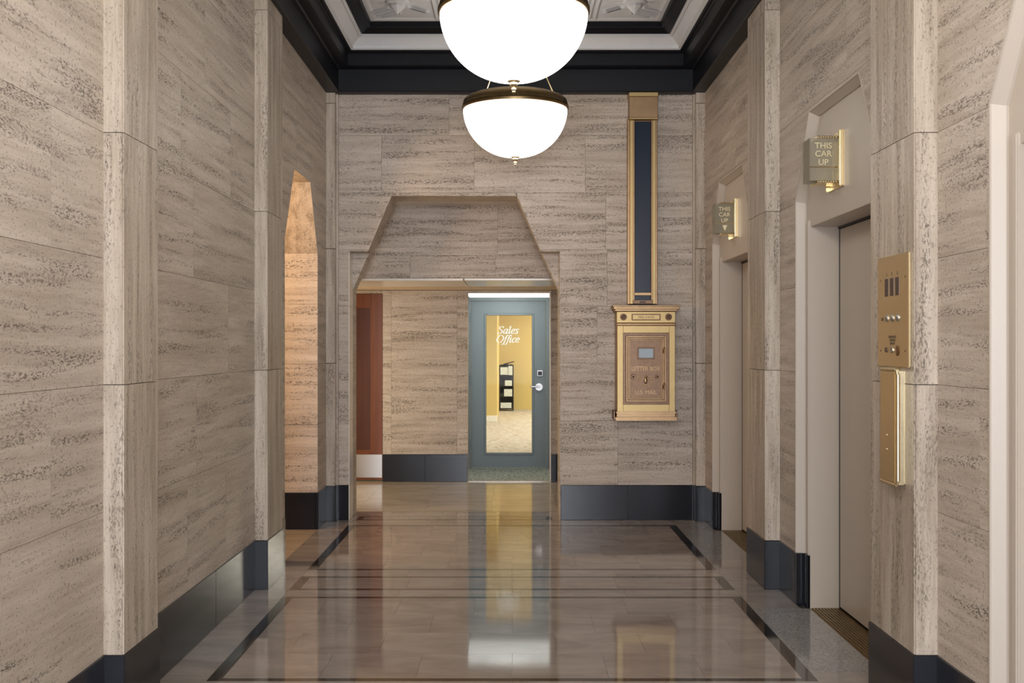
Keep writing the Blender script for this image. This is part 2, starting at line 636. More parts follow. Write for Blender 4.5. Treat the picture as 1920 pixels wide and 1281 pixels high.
# borders along the walls
tiles('border_tile', -1.58, XL, 0.6, 7.43, 1, 8, M['marble_edge'])
tiles('border_tile', -1.58, XL, 7.43, 8.70, 1, 1, M['marble_edge'])
tiles('border_tile', -1.58, XL, 8.70, 9.17, 1, 1, M['marble_edge'])
EC = (8.05, 5.485, 2.975)
ys = [0.6, 2.375, 3.575, 4.885, 6.085, 7.45, 8.65, 9.17]
for i, (a, c) in enumerate(zip(ys, ys[1:])):
    if i % 2:
        tile('granite_threshold', XR, 1.70, a, c, M['granite_grey'])
    else:
        tile('border_tile', XR, 1.65, a, c, M['marble_edge'])
# doorway and cross passage
tiles('marble_tile', -3.3, -1.40, 9.17, 11.9, 2, 4, M['marble_cream'])
tiles('marble_tile', 0.422, 1.95, 9.17, 11.9, 2, 4, M['marble_cream'])
ring(9.175, 9.36, -1.335, 0.35, 0.05, 0.022, (4, 1), M['marble_edge'])
tile('border_tile', -1.40, -1.335, 9.17, 9.36, M['marble_edge'])
tile('border_tile', 0.35, 0.422, 9.17, 9.36, M['marble_edge'])
tiles('marble_tile', -1.40, 0.422, 9.36, 9.61, 4, 1, M['marble_edge'])
tile('black_inlay', -1.40, 0.422, 9.61, 9.63, M['inlay'])
tiles('marble_tile', -1.40, 0.422, 9.63, 11.53, 3, 2, M['marble_cream'])
tile('black_inlay', -1.40, 0.422, 11.53, 11.55, M['inlay'])
tile('threshold_slab', -1.40, 0.422, 11.55, 11.76, M['marble_cream'])
# side passage behind the left arch
tiles('marble_tile', -3.3, -1.58, 6.6, 9.17, 3, 4, M['marble_cream'])

# ------------------------------------------------------------------ walls of the hall
HEX_L = [(7.43, -0.1), (8.70, -0.1), (8.70, 2.25), (8.38, 2.79), (7.76, 2.79), (7.43, 2.25)]
PIL_L = [(-0.73, -0.33), (1.70, 2.10), (4.13, 4.535), (6.56, 7.0)]
PIL_R = [(-0.73, -0.33), (1.70, 2.10), (4.13, 4.64), (6.56, 7.05)]

wl = backing('wall_left', F_left, -3.2, 9.17, 0, 3.70, 0.45, [HEX_L], M['grout'])
wb = backing('wall_back', F_back, -1.60, 1.70, 0, 3.70, 0.19,
             [rect(-1.40, 0.422, -0.1, 2.3165), [(-1.238, 2.3), (0.257, 2.3), (0.05, 2.794), (-1.035, 2.794)]], M['grout'])
# the deeper half of the portal wall, its slopes run on down to the jambs
HEX_B = [(-1.392, -0.1), (0.414, -0.1), (0.414, 1.99), (0.05, 2.79), (-1.035, 2.79), (-1.392, 1.99)]
ps = subtract([rect(-1.60, 1.70, 0.0, 2.95)], HEX_B)
bm = bmesh.new()
for p in ps:
    prism(bm, p, -0.40, -0.19, F_back)
mk('portal_lining', bm, M['trav'], wb)


def hexR(c):
    return [(c - 0.705, -0.1), (c + 0.705, -0.1), (c + 0.705, 2.334), (c + 0.425, 2.80), (c - 0.425, 2.80), (c - 0.705, 2.334)]


HR = [hexR(c) for c in EC]
wr = backing('wall_right', F_right, -3.2, 9.17, 0, 3.70, 0.05, HR, M['grout'])

BAYS_L = [(-3.2, -0.73), (-0.33, 1.70), (2.10, 4.13), (4.535, 6.56), (7.0, 9.09)]
BAYS_R = [(-3.2, -0.73), (-0.33, 1.70), (2.10, 4.13), (4.64, 6.56), (7.05, 9.09)]
JL = {2: [[3.30], [3.66], [3.05], [3.66, 2.6], [3.1], [3.66], [3.2]],
      3: [[5.9, 5.2], [5.35], [5.95], [5.3], [6.0, 5.1], [5.5], [5.9]]}
for i, (a, c) in enumerate(BAYS_L):
    slabs(wl, F_left, a, c, ROWS, [HEX_L], M['trav'], seed=20 + i, joints=JL.get(i))
for i, (a, c) in enumerate(BAYS_R):
    slabs(wr, F_right, a, c, ROWS, HR, M['trav'], seed=40 + i)
slabs(wb, F_back, -1.495, 1.565, ROWS, [rect(-1.40, 0.422, -0.1, 2.3165), [(-1.238, 2.3), (0.257, 2.3), (0.05, 2.794), (-1.035, 2.794)]],
      M['trav'], seed=71, step=0.85)

# arch reveals in the left wall
pts = HEX_L
reveal(wl, F_left, (8.70, 0.30), (8.70, 2.25), (-1, 0), 0.45, M['trav'], ROWS)
reveal(wl, F_left, (7.43, 0.30), (7.43, 2.25), (1, 0), 0.45, M['trav'], ROWS)
sl = math.hypot(0.32, 0.54)
reveal(wl, F_left, (8.70, 2.25), (8.38, 2.79), (-0.54 / sl, -0.32 / sl), 0.45, M['trav_v'])
reveal(wl, F_left, (7.76, 2.79), (7.43, 2.25), (0.54 / sl, -0.32 / sl), 0.45, M['trav_v'])
reveal(wl, F_left, (8.38, 2.79), (7.76, 2.79), (0, -1), 0.45, M['trav_v'])
# portal reveals of the back wall (front layer)
reveal(wb, F_back, (-1.40, 0.0), (-1.40, 2.3165), (1, 0), 0.40, M['soffit'], ROWS)
reveal(wb, F_back, (0.422, 0.0), (0.422, 2.3165), (-1, 0), 0.40, M['trav'], ROWS)
reveal(wb, F_back, (-1.238, 2.3165), (-1.035, 2.794), (0.92, -0.39), 0.19, M['trav_v'])
reveal(wb, F_back, (0.05, 2.794), (0.257, 2.3165), (-0.92, -0.39), 0.19, M['trav_v'])
reveal(wb, F_back, (-1.035, 2.794), (0.05, 2.794), (0, -1), 0.19, M['trav_v'])
reveal(wb, F_back, (-1.40, 2.3165), (-1.238, 2.3165), (0, -1), 0.19, M['trav_v'])
reveal(wb, F_back, (0.257, 2.3165), (0.422, 2.3165), (0, -1), 0.19, M['trav_v'])

# pilasters, each a stack of vertical-grained stones
PROW = [0.30, 1.348, 2.325, 3.565, 3.66]


def pilaster(parent, F, a, c, d):
    for r in range(4):
        bm = bmesh.new()
        v0, v1 = PROW[r] + 0.0015, PROW[r + 1] - 0.0015
        p0, p1 = F(a, v0, -0.02), F(c, v1, d)
        lo = [min(x, y) for x, y in zip(p0, p1)]
        hi = [max(x, y) for x, y in zip(p0, p1)]
        box(bm, lo[0], hi[0], lo[1], hi[1], lo[2], hi[2])
        es = [e for e in bm.edges if abs(e.verts[0].co.z - e.verts[1].co.z) > 0.05]
        bmesh.ops.bevel(bm, geom=es, offset=0.006, segments=2, affect='EDGES')
        mk('pilaster_stone', bm, M['trav_v'], parent)


for a, c in PIL_L:
    pilaster(wl, F_left, a, c, 0.078)
for a, c in PIL_R:
    pilaster(wr, F_right, a, c, 0.09)
# slim corner pilasters with a bead against the back wall
for parent, F, s in ((wl, F_left, 1), (wr, F_right, -1)):
    for r in range(4):
        bm = bmesh.new()
        x0 = F(0, 0, -0.02)[0]
        x1 = F(0, 0, 0.078)[0]
        box(bm, min(x0, x1), max(x0, x1), 9.09, 9.17, PROW[r] + 0.0015, PROW[r + 1] - 0.0015, bev=0.004)
        mk('pilaster_stone', bm, M['trav_v'], parent)
    x2 = x1 + s * 0.018
    B('corner_bead', (min(x1, x2), max(x1, x2), 9.125, 9.17, 0.30, 3.655), M['trav_v'], parent, bev=0.006, seg=2)

# ------------------------------------------------------------------ black granite bases
def base_run(parent, segs):
    for s in segs:
        B('base_stone', s, M['granite'], parent, bev=0.0025)


H0 = 0.30
bl = structure(B('baseboard_left', (-1.60, -1.581, -3.2, 7.43, 0.0, H0 - 0.01), M['granite']))
segs = []
G = 0.006
prev = -3.2
for a, c in PIL_L:
    cuts = [prev, (prev + a) / 2 + 0.13, a] if a > 1 else [prev, a]
    for p, q in zip(cuts, cuts[1:]):
        segs.append((-1.60, -1.58 + G, p + 0.001, q - 0.001, 0, H0))
    segs.append((-1.60, -1.502 + G, a - G, c + G, 0, H0))
    prev = c + G
segs.append((-1.60, -1.58 + G, 7.0 + G, 7.43, 0, H0))
segs.append((-1.60, -1.58 + G, 8.70 - G, 9.09 - G, 0, H0))
segs.append((-2.03, -1.60, 8.70 - G - 0.008, 8.72, 0, H0))
segs.append((-2.03, -1.60, 7.41, 7.43 + G + 0.008, 0, H0))
segs.append((-1.60, -1.502 + G, 9.09 - G, 9.20, 0, H0))
base_run(bl, segs)
br = structure(B('baseboard_right', (1.651, 1.67, 6.19, 7.345, 0.0, H0 - 0.01), M['granite']))
segs = []
edges = [(-3.2, -0.73), (-0.33, 1.70), (2.10, 2.27), (3.68, 4.13), (4.64, 4.78), (6.19, 6.56), (7.05, 7.345), (8.755, 9.09 - G)]
for a, c in edges:
    segs.append((1.65 - G, 1.67, a, c, 0, H0))
for a, c in PIL_R:
    segs.append((1.56 - G, 1.67, a - G, c + G, 0, H0))
segs.append((1.572 - G, 1.67, 9.09 - G, 9.20, 0, H0))
for c in EC:
    for s in (1, -1):
        # the base turns into the recess and ends at the jamb
        e0, e1 = c + s * 0.672, c + s * 0.725
        segs.append((1.645, 1.70, min(e0, e1), max(e0, e1), 0, H0))
        e0, e1 = c + s * 0.606, c + s * 0.70
        segs.append((1.694, 1.714, min(e0, e1), max(e0, e1), 0, H0))
        e0, e1 = c + s * 0.606, c + s * 0.640
        segs.append((1.684, 1.705, min(e0, e1), max(e0, e1), 0, H0))
base_run(br, segs)
bb = structure(B('baseboard_back', (0.43, 1.56, 9.171, 9.19, 0.0, H0 - 0.01), M['granite']))
base_run(bb, [(0.424, 1.0, 9.17 - G, 9.19, 0, H0), (1.002, 1.565, 9.17 - G, 9.19, 0, H0),
              (-1.50, -1.402, 9.17 - G, 9.19, 0, H0)])


# ------------------------------------------------------------------ ceiling: coffers and beams
cl = structure(B('ceiling', (-1.75, 1.85, -3.2, 9.4, 4.17, 4.25), M['plaster']))


def ring_strip(bm, r, prof, flip=False):
    """mitred ring: r = (x0,x1,y0,y1), prof = [(inset, z)]"""
    x0, x1, y0, y1 = r
    loops = []
    for o, z in prof:
        loops.append([bm.verts.new(p) for p in ((x0 + o, y0 + o, z), (x1 - o, y0 + o, z), (x1 - o, y1 - o, z), (x0 + o, y1 - o, z))])
    for a, c in zip(loops, loops[1:]):
        for i in range(4):
            j = (i + 1) % 4
            bm.faces.new([a[i], a[j], c[j], c[i]])
    return bm


COFFERS = [(-1.58, 1.65, 6.46, 9.17), (-1.58, 1.65, 4.02, 6.46), (-1.58, 1.65, 1.60, 4.02), (-1.58, 1.65, -0.80, 1.60), (-1.58, 1.65, -3.2, -0.80)]
DARK = [(0, 3.656), (0.105, 3.656), (0.11, 3.661), (0.11, 3.845), (0.125, 3.853), (0.195, 3.853), (0.202, 3.86), (0.202, 3.955),
        (0.212, 3.962), (0.228, 3.962), (0.238, 3.974), (0.238, 4.0)]
FRAME = [(0.336, 4.16), (0.338, 4.080), (0.346, 4.080), (0.40, 4.112), (0.424, 4.112), (0.428, 4.118), (0.428, 4.165)]


def pleats(parent, r):
    """folded plaster boards set on the 45 degree cove"""
    x0, x1, y0, y1 = r
    a, c = 0.236, 0.350
    za, zc = 3.992, 4.104
    inner = [(x0 + c, x1 - c), (y0 + c, y1 - c)]
    for side in range(4):
        if side in (0, 2):
            lo, hi = x0 + c, x1 - c
        else:
            lo, hi = y0 + c, y1 - c
        n = round((hi - lo) / 0.15)
        d = (hi - lo) / n
        me = None
        for i in range(-1, n + 1):
            t0, t1 = lo + i * d, lo + (i + 1) * d
            # (t, inset, z) corners; the outer edge is longer than the inner one, end boards are mitred
            if i == -1:
                quad = [(lo - (c - a), a, za), (lo, a, za), (lo, c, zc)]
            elif i == n:
                quad = [(hi, a, za), (hi + (c - a), a, za), (hi, c, zc)]
            else:
                quad = [(t0, a, za), (t1, a, za), (t1, c, zc), (t0, c, zc)]

            def world(t, o, z, lift=0.0):
                o2, z2 = o + lift * 0.7, z - lift * 0.7
                if side == 0: return (t, y0 + o2, z2)
                if side == 2: return (t, y1 - o2, z2)
                if side == 1: return (x0 + o2, t, z2)
                return (x1 - o2, t, z2)
            if 0 <= i < n:
                if me is None:
                    bm = bmesh.new()
                    base = [(0, a, za), (d, a, za), (d, c, zc), (0, c, zc)]
                    lift = [0.001, 0.0085, 0.0085, 0.001]
                    top = [bm.verts.new(Vector(world(t, o, z, l)) - Vector(world(0, a, za))) for (t, o, z), l in zip(base, lift)]
                    bot = [bm.verts.new(Vector(world(t, o, z, -0.012)) - Vector(world(0, a, za))) for t, o, z in base]
                    bm.faces.new(top); bm.faces.new(bot)
                    for k in range(4):
                        bm.faces.new([top[k], top[(k + 1) % 4], bot[(k + 1) % 4], bot[k]])
                    bmesh.ops.recalc_face_normals(bm, faces=bm.faces)
                    me = bpy.data.meshes.new('plaster_pleat')
                    bm.to_mesh(me); bm.free()
                    me.materials.append(M['plaster'])
                o = bpy.data.objects.new('plaster_pleat', me)
                o.location = Vector(world(t0, a, za)) - parent.location
                link(o, parent)
            else:
                bm = bmesh.new()
                top = [bm.verts.new(world(t, o, z, 0.006)) for t, o, z in quad]
                bot = [bm.verts.new(world(t, o, z, -0.012)) for t, o, z in quad]
                bm.faces.new(top); bm.faces.new(bot)
                for k in range(3):
                    bm.faces.new([top[k], top[(k + 1) % 3], bot[(k + 1) % 3], bot[k]])
                mk('plaster_pleat', bm, M['plaster'], parent)


def ornament(parent, r):
    """cast plaster relief of the coffer panel"""
    x0, x1, y0, y1 = [r[0] + 0.428, r[1] - 0.428, r[2] + 0.428, r[3] - 0.428]
    Z = 4.17
    cx = (x0 + x1) / 2
    # border fillet
    bm = bmesh.new()
    ring_strip(bm, (x0, x1, y0, y1), [(0.0, Z), (0.0, Z - 0.012), (0.03, Z - 0.012), (0.05, Z - 0.004), (0.05, Z)])
    mk('plaster_fillet', bm, M['plaster'], parent)
    # two paired mouldings framing the middle field
    for s in (-1, 1):
        for o in (0.555, 0.595, 0.64):
            B('plaster_rib', (cx + s * o - 0.012, cx + s * o + 0.012, y0 + 0.05, y1 - 0.05, Z - 0.022, Z), M['plaster'], parent, bev=0.005)
        for yy, dr in ((y1 - 0.16, -1), (y0 + 0.16, 1)):
            # ribbed chevron blocks
            for k in range(4):
                bm = bmesh.new()
                mx = cx + s * (0.735 + 0.026 * k)
                my = yy + dr * (0.12 + 0.026 * k)
                for ang in (45,):
                    m = Matrix.Translation((mx, my, Z - 0.013)) @ Matrix.Rotation(R(ang) * s * dr, 4, 'Z')
                    q = bmesh.new()
                    box(q, -0.06, 0.06, -0.009, 0.009, -0.014, 0.014, bev=0.003)
                    bmesh.ops.transform(q, matrix=m, verts=q.verts)
                    tmp = bpy.data.meshes.new('t'); q.to_mesh(tmp); q.free(); bm.from_mesh(tmp); bpy.data.meshes.remove(tmp)
                mk('plaster_chevron', bm, M['plaster'], parent)
            # pendant drop with a faceted point
            px, py = cx + s * 0.92, yy + dr * 0.31
            bm = bmesh.new()
            lathe(bm, px, py, Z, [(0.10, 0), (0.095, -0.018), (0.06, -0.03), (0.062, -0.045), (0.035, -0.07), (0.0, -0.105)], 8)
            mk('plaster_drop', bm, M['plaster'], parent)
            for k in range(12):
                an = 2 * PI * (k + 0.5) / 12
                m = Matrix.Translation((px, py, Z - 0.012)) @ Matrix.Rotation(an, 4, 'Z')
                q = bmesh.new()
                vs = [q.verts.new(p) for p in ((0.07, 0, 0.010), (0.11, 0.026, 0.010), (0.18, 0, 0.010), (0.11, -0.026, 0.010), (0.115, 0, 0.0))]
                for i in range(4):
                    q.faces.new([vs[i], vs[(i + 1) % 4], vs[4]])
                q.faces.new(vs[:4][::-1])
                bmesh.ops.transform(q, matrix=m, verts=q.verts)
                mk('plaster_leaf', q, M['plaster'], parent)
            # fan of straight rays into the corner
            for k in range(4):
                m = Matrix.Translation((cx + s * (1.0 + 0.03 * k), yy + dr * (-0.02 + 0.045 * k), Z - 0.008)) @ Matrix.Rotation(R(-35) * s * dr, 4, 'Z')
                q = bmesh.new()
                box(q, -0.10, 0.10, -0.008, 0.008, -0.008, 0.010)
                bmesh.ops.transform(q, matrix=m, verts=q.verts)
                mk('plaster_ray', q, M['plaster'], parent)


for i, r in enumerate(COFFERS):
    bm = bmesh.new()
    ring_strip(bm, r, DARK)
    mk('coffer_beam', bm, M['beam'], cl)
    bm = bmesh.new()
    ring_strip(bm, r, FRAME)
    mk('coffer_frame', bm, M['beam'], cl)
    for prof in ([(0.238, 3.999), (0.238, 3.976), (0.257, 3.984), (0.257, 4.02)], [(0.322, 4.11), (0.322, 4.058), (0.339, 4.066), (0.339, 4.11)]):
        bm = bmesh.new()
        ring_strip(bm, r, prof)
        mk('cove_fillet', bm, M['plaster'], cl)
    if i < 2:
        pleats(cl, r)
        ornament(cl, r)
    else:
        bm = bmesh.new()
        ring_strip(bm, r, [(0.235, 3.99), (0.35, 4.104)])
        mk('plaster_cove', bm, M['plaster'], cl)
# assumed entrance end behind the viewer; its opening frames the added fill light
we = structure(B('wall_front', (-1.75, -1.25, -3.35, -3.2, 0, 3.7), M['trav']))
B('wall_front_pier', (1.30, 1.85, -3.35, -3.2, 0, 3.7), M['trav'], we)
B('wall_front_head', (-1.25, 1.30, -3.35, -3.2, 3.1, 4.2), M['trav'], we)
for x in (-1.25, -0.02, 1.25):
    B('entrance_mullion', (x, x + 0.05, -3.26, -3.2, 0, 3.1), M['bronze'], we)

# ------------------------------------------------------------------ cross passage beyond the portal
wk = structure(B('wall_bulkhead', (-3.3, 1.95, 10.02, 10.2, 2.14, 3.2), M['grout']))
slabs(wk, F_bulk, -2.4, 1.3, [2.132, 2.345, 2.83], [], M['trav'], seed=5, joints=[[-0.5 + 0.35, -0.95], [-0.13, -1.3]])
B('portal_ceiling', (-1.9, 1.2, 9.57, 10.02, 2.812, 2.87), M['soffit'], wk)
cp = structure(B('ceiling_passage', (-3.3, 1.95, 10.03, 11.9, 2.13, 2.2), M['soffit']))
B('soffit_board', (-3.2, -0.452, 9.99, 10.98, 2.106, 2.13), M['soffit'], cp, bev=0.004)
B('soffit_board', (-0.445, 1.9, 9.99, 10.98, 2.108, 2.13), M['soffit'], cp, bev=0.004)
B('soffit_board', (-3.2, 1.9, 10.99, 11.76, 2.112, 2.13), M['warmwall'], cp, bev=0.004)

DO_RED = rect(-2.45, -1.42, -0.1, 2.075)
DO_OFF = rect(-0.482, 0.424, -0.1, 2.09)
wd = backing('wall_passage', F_door, -3.3, 1.95, 0, 2.15, 0.14, [DO_RED, DO_OFF], M['warmwall'])
slabs(wd, F_door, -1.42, -0.482, [0.30, 1.17, 2.106], [], M['trav'], seed=9, joints=[[-1.325, -0.60], [-1.325, -0.60]])
slabs(wd, F_door, 0.424, 1.9, [0.30, 1.17, 2.106], [], M['trav'], seed=11)
slabs(wd, F_door, -3.3, -2.45, [0.30, 1.17, 2.106], [], M['trav'], seed=12)
B('door_head', (-2.45, -1.42, 11.76, 11.78, 2.075, 2.106), M['trav'], wd)
B('door_head', (-0.482, 0.424, 11.76, 11.78, 2.09, 2.106), M['trav'], wd)
bp_ = structure(B('baseboard_passage', (-1.41, -0.49, 11.755, 11.775, 0, 0.29), M['granite']))
base_run(bp_, [(-1.42, -0.953, 11.745, 11.77, 0, H0), (-0.951, -0.482, 11.745, 11.77, 0, H0), (0.434, 0.492, 11.70, 11.77, 0, H0),
               (0.494, 1.9, 11.75, 11.77, 0, H0)])
B('jamb_trim', (0.424, 0.434, 11.742, 11.77, 0, 2.106), M['white'], wd)
# ends of the passage
structure(B('wall_passage_right', (1.90, 1.98, 9.57, 11.9, 0, 3.0), M['warmwall']))
structure(B('wall_passage_left', (-3.38, -3.3, 6.5, 11.9, 0, 3.0), M['warmwall']))
B2 = structure(B('wall_passage_near', (-3.3, -1.60, 9.17, 9.57, 0, 2.95), M['warmwall']))
structure(B('wall_side_passage', (-3.3, -2.03, 6.45, 6.6, 0, 3.0), M['warmwall']))
structure(B('ceiling_side_passage', (-3.3, -2.03, 6.45, 9.57, 2.9, 2.98), M['plaster']))

# red mahogany door on the left
d = structure(thing('door_4', (-1.935, 11.80, 0)))
B('door_stile', (-1.545, -1.425, 11.79, 11.83, 0.012, 2.07), M['wood'], d, bev=0.002)
B('door_stile', (-2.445, -2.325, 11.79, 11.83, 0.012, 2.07), M['wood'], d, bev=0.002)
B('door_rail', (-2.325, -1.545, 11.79, 11.83, 1.93, 2.07), M['wood'], d, bev=0.002)
B('door_rail', (-2.325, -1.545, 11.79, 11.83, 0.012, 0.33), M['wood'], d, bev=0.002)
B('door_panel', (-2.325, -1.545, 11.805, 11.82, 0.33, 1.93), M['wood_dk'], d)
bm = bmesh.new()
for q in ((-2.325, -2.31, 0.33, 1.93), (-1.56, -1.545, 0.33, 1.93), (-2.31, -1.56, 0.33, 0.345), (-2.31, -1.56, 1.915, 1.93)):
    box(bm, q[0], q[1], 11.796, 11.812, q[2], q[3])
mk('panel_moulding', bm, M['wood'], d)
B('kick_plate', (-2.44, -1.43, 11.784, 11.79, 0.04, 0.295), M['steel'], d, bev=0.001)

# vestibule and glazed sales office door
vw = structure(B('wall_vestibule', (-0.66, -0.60, 11.90, 13.1, 0, 2.15), M['white']))
B('vestibule_side', (0.53, 0.60, 11.90, 13.1, 0, 2.15), M['white'], vw)
structure(B('ceiling_vestibule', (-0.66, 0.60, 11.90, 13.1, 2.106, 2.16), M['white']))
vf = structure(B('floor_vestibule', (-0.66, 0.60, 11.76, 13.1, -0.08, 0.0), M['carpet']))
B('threshold_bar', (-0.482, 0.424, 11.74, 11.80, 0.0, 0.008), M['marble_cream'], vf, bev=0.002)
lt = thing('ceiling_light', (0.0, 12.72, 2.106), 'bright flush white ceiling light above the sales office door', 'light')
B('housing', (-0.53, 0.49, 11.98, 12.94, 2.088, 2.106), M['white'], lt, bev=0.003)
B('diffuser', (-0.51, 0.47, 12.00, 12.92, 2.080, 2.088), M['tube'], lt, bev=0.003)

D3 = 13.0
d = structure(thing('door_5', (-0.04, D3, 0)))
bm = bmesh.new()
for q in ((-0.55, -0.500, 0, 2.09), (0.421, 0.47, 0, 2.09), (-0.500, 0.421, 2.043, 2.09)):
    box(bm, q[0], q[1], D3 - 0.03, D3 + 0.09, q[2], q[3])
mk('door_frame', bm, M['teal'], d)
bm = bmesh.new()
GX0, GX1, GZ0, GZ1 = -0.307, 0.248, 0.193, 1.866
for q in ((-0.497, GX0 - 0.022, 0.008, 2.04), (GX1 + 0.022, 0.418, 0.008, 2.04), (GX0 - 0.022, GX1 + 0.022, 0.008, GZ0 - 0.022), (GX0 - 0.022, GX1 + 0.022, GZ1 + 0.022, 2.04)):
    box(bm, q[0], q[1], D3, D3 + 0.045, q[2], q[3])
leaf = mk('door_leaf', bm, M['teal'], d)
bm = bmesh.new()
for q in ((GX0 - 0.026, GX0, GZ0 - 0.026, GZ1 + 0.026), (GX1, GX1 + 0.026, GZ0 - 0.026, GZ1 + 0.026), (GX0, GX1, GZ0 - 0.026, GZ0), (GX0, GX1, GZ1, GZ1 + 0.026)):
    box(bm, q[0], q[1], D3 - 0.012, D3 + 0.03, q[2], q[3], bev=0.005)
mk('glazing_bead', bm, M['teal'], d)
gl = B('glass_pane', (GX0, GX1, D3 + 0.015, D3 + 0.021, GZ0, GZ1), M['glass'], d)
for z in (0.25, 1.02, 1.79):
    B('hinge', (-0.512, -0.494, D3 - 0.036, D3 - 0.002, z, z + 0.11), M['teal'], d, bev=0.003)
bm = bmesh.new()
m = Matrix.Translation((0.335, D3 - 0.010, 0.995)) @ Matrix.Rotation(R(90), 4, 'X')
bmesh.ops.create_cone(bm, cap_ends=True, segments=24, radius1=0.045, radius2=0.045, depth=0.02, matrix=m)
hd = mk('door_handle', bm, M['steel'], d, smooth=True)
bm = bmesh.new()
tube(bm, (0.335, D3 - 0.02, 0.995), (0.335, D3 - 0.065, 0.995), 0.013)
tube(bm, (0.345, D3 - 0.062, 0.997), (0.235, D3 - 0.060, 1.0), 0.010)
ball(bm, (0.235, D3 - 0.060, 1.0), 0.0105)
mk('lever', bm, M['steel'], hd, smooth=True)
B('keypad', (0.312, 0.382, D3 - 0.022, D3, 1.125, 1.20), M['steel'], d, bev=0.004)
B('keypad_face', (0.322, 0.372, D3 - 0.024, D3 - 0.021, 1.135, 1.185), M['black'], d)

# italic serif lettering drawn with a broad-nib stroke
def stroke(bm, pts, ox, oz, s, y, thick=0.22, thin=0.09, shear=0.24, closed=False):
    P = []
    n = len(pts)
    q = list(pts)
    seq = []
    rng = range(n) if closed else range(n - 1)
    for i in rng:
        if closed:
            p0, p1, p2, p3 = q[(i - 1) % n], q[i], q[(i + 1) % n], q[(i + 2) % n]
        else:
            p0, p1, p2, p3 = q[max(0, i - 1)], q[i], q[i + 1], q[min(n - 1, i + 2)]
        for k in range(6):
            t = k / 6
            seq.append(tuple(0.5 * ((2 * p1[c]) + (-p0[c] + p2[c]) * t + (2 * p0[c] - 5 * p1[c] + 4 * p2[c] - p3[c]) * t * t + (-p0[c] + 3 * p1[c] - 3 * p2[c] + p3[c]) * t ** 3) for c in (0, 1)))
    if not closed:
        seq.append(q[-1])
    N_ = len(seq)
    Lv, Rv = [], []
    for i, p in enumerate(seq):
        a = seq[(i - 1) % N_] if closed else seq[max(0, i - 1)]
        c = seq[(i + 1) % N_] if closed else seq[min(N_ - 1, i + 1)]
        dx, dz = c[0] - a[0], c[1] - a[1]
        l = math.hypot(dx, dz) or 1
        dx, dz = dx / l, dz / l
        wd_ = thin + (thick - thin) * abs(dz) ** 1.3
        for lst, sg in ((Lv, 1), (Rv, -1)):
            x = p[0] - dz * wd_ / 2 * sg
            z = p[1] + dx * wd_ / 2 * sg
            lst.append(bm.verts.new((ox + (x * XS + shear * z) * s, y, oz + z * s)))
    rng = range(N_) if closed else range(N_ - 1)
    for i in rng:
        j = (i + 1) % N_
        bm.faces.new([Lv[i], Lv[j], Rv[j], Rv[i]])


XS = 1.15
GLY = {
    'S': ([([(0.82, 1.18), (0.78, 1.42), (0.52, 1.5), (0.22, 1.38), (0.2, 1.08), (0.45, 0.82), (0.72, 0.6), (0.74, 0.25), (0.45, 0.03), (0.14, 0.08), (0.06, 0.36)], 0)], 1.0),
    'a': ([([(0.62, 0.85), (0.42, 0.98), (0.16, 0.8), (0.06, 0.4), (0.14, 0.06), (0.34, 0.06), (0.58, 0.4), (0.66, 0.8)], 0), ([(0.68, 1.0), (0.62, 0.5), (0.62, 0.12), (0.74, 0.02), (0.84, 0.12)], 0)], 0.92),
    'l': ([([(0.02, 1.5), (0.18, 1.52)], 0), ([(0.18, 1.58), (0.16, 0.8), (0.14, 0.18), (0.24, 0.02), (0.38, 0.14)], 0)], 0.46),
    'e': ([([(0.14, 0.45), (0.4, 0.5), (0.58, 0.7), (0.5, 0.95), (0.28, 0.93), (0.1, 0.6), (0.1, 0.22), (0.3, 0.02), (0.6, 0.2)], 0)], 0.72),
    's': ([([(0.54, 0.78), (0.48, 0.96), (0.26, 0.98), (0.14, 0.78), (0.3, 0.55), (0.46, 0.34), (0.4, 0.08), (0.18, 0.02), (0.02, 0.2)], 0)], 0.66),
    'O': ([([(0.75, 1.5), (0.35, 1.42), (0.1, 0.95), (0.1, 0.4), (0.38, 0.02), (0.78, 0.06), (1.1, 0.5), (1.14, 1.05)], 1)], 1.3),
    'f': ([([(0.62, 1.38), (0.52, 1.54), (0.36, 1.36), (0.28, 0.9), (0.2, 0.2), (0.06, -0.34), (-0.1, -0.42), (-0.2, -0.3)], 0), ([(0.06, 0.95), (0.3, 0.95), (0.54, 0.95)], 0)], 0.52),
    'i': ([([(0.0, 0.85), (0.14, 0.98)], 0), ([(0.17, 1.0), (0.13, 0.5), (0.12, 0.15), (0.22, 0.02), (0.36, 0.14)], 0), ([(0.14, 1.44), (0.14, 1.26)], 0)], 0.44),
    'c': ([([(0.56, 0.78), (0.46, 0.97), (0.24, 0.88), (0.08, 0.55), (0.1, 0.18), (0.3, 0.02), (0.56, 0.2)], 0)], 0.66),
}


def word(bm, s_, cx, z, sc, y):
    W = sum(GLY[c][1] for c in s_) * XS
    x = cx - W * sc / 2
    for c in s_:
        for pts_, cl_ in GLY[c][0]:
            stroke(bm, pts_, x, z, sc, y - 0.0001 * random.random(), closed=bool(cl_))
        x += GLY[c][1] * sc * XS


bm = bmesh.new()
word(bm, 'Sales', -0.045, 1.644, 0.059, D3 + 0.012)
word(bm, 'Office', -0.048, 1.536, 0.059, D3 + 0.012)
mk('lettering', bm, M['print'], d)['label'] = 'white italic Sales Office lettering'

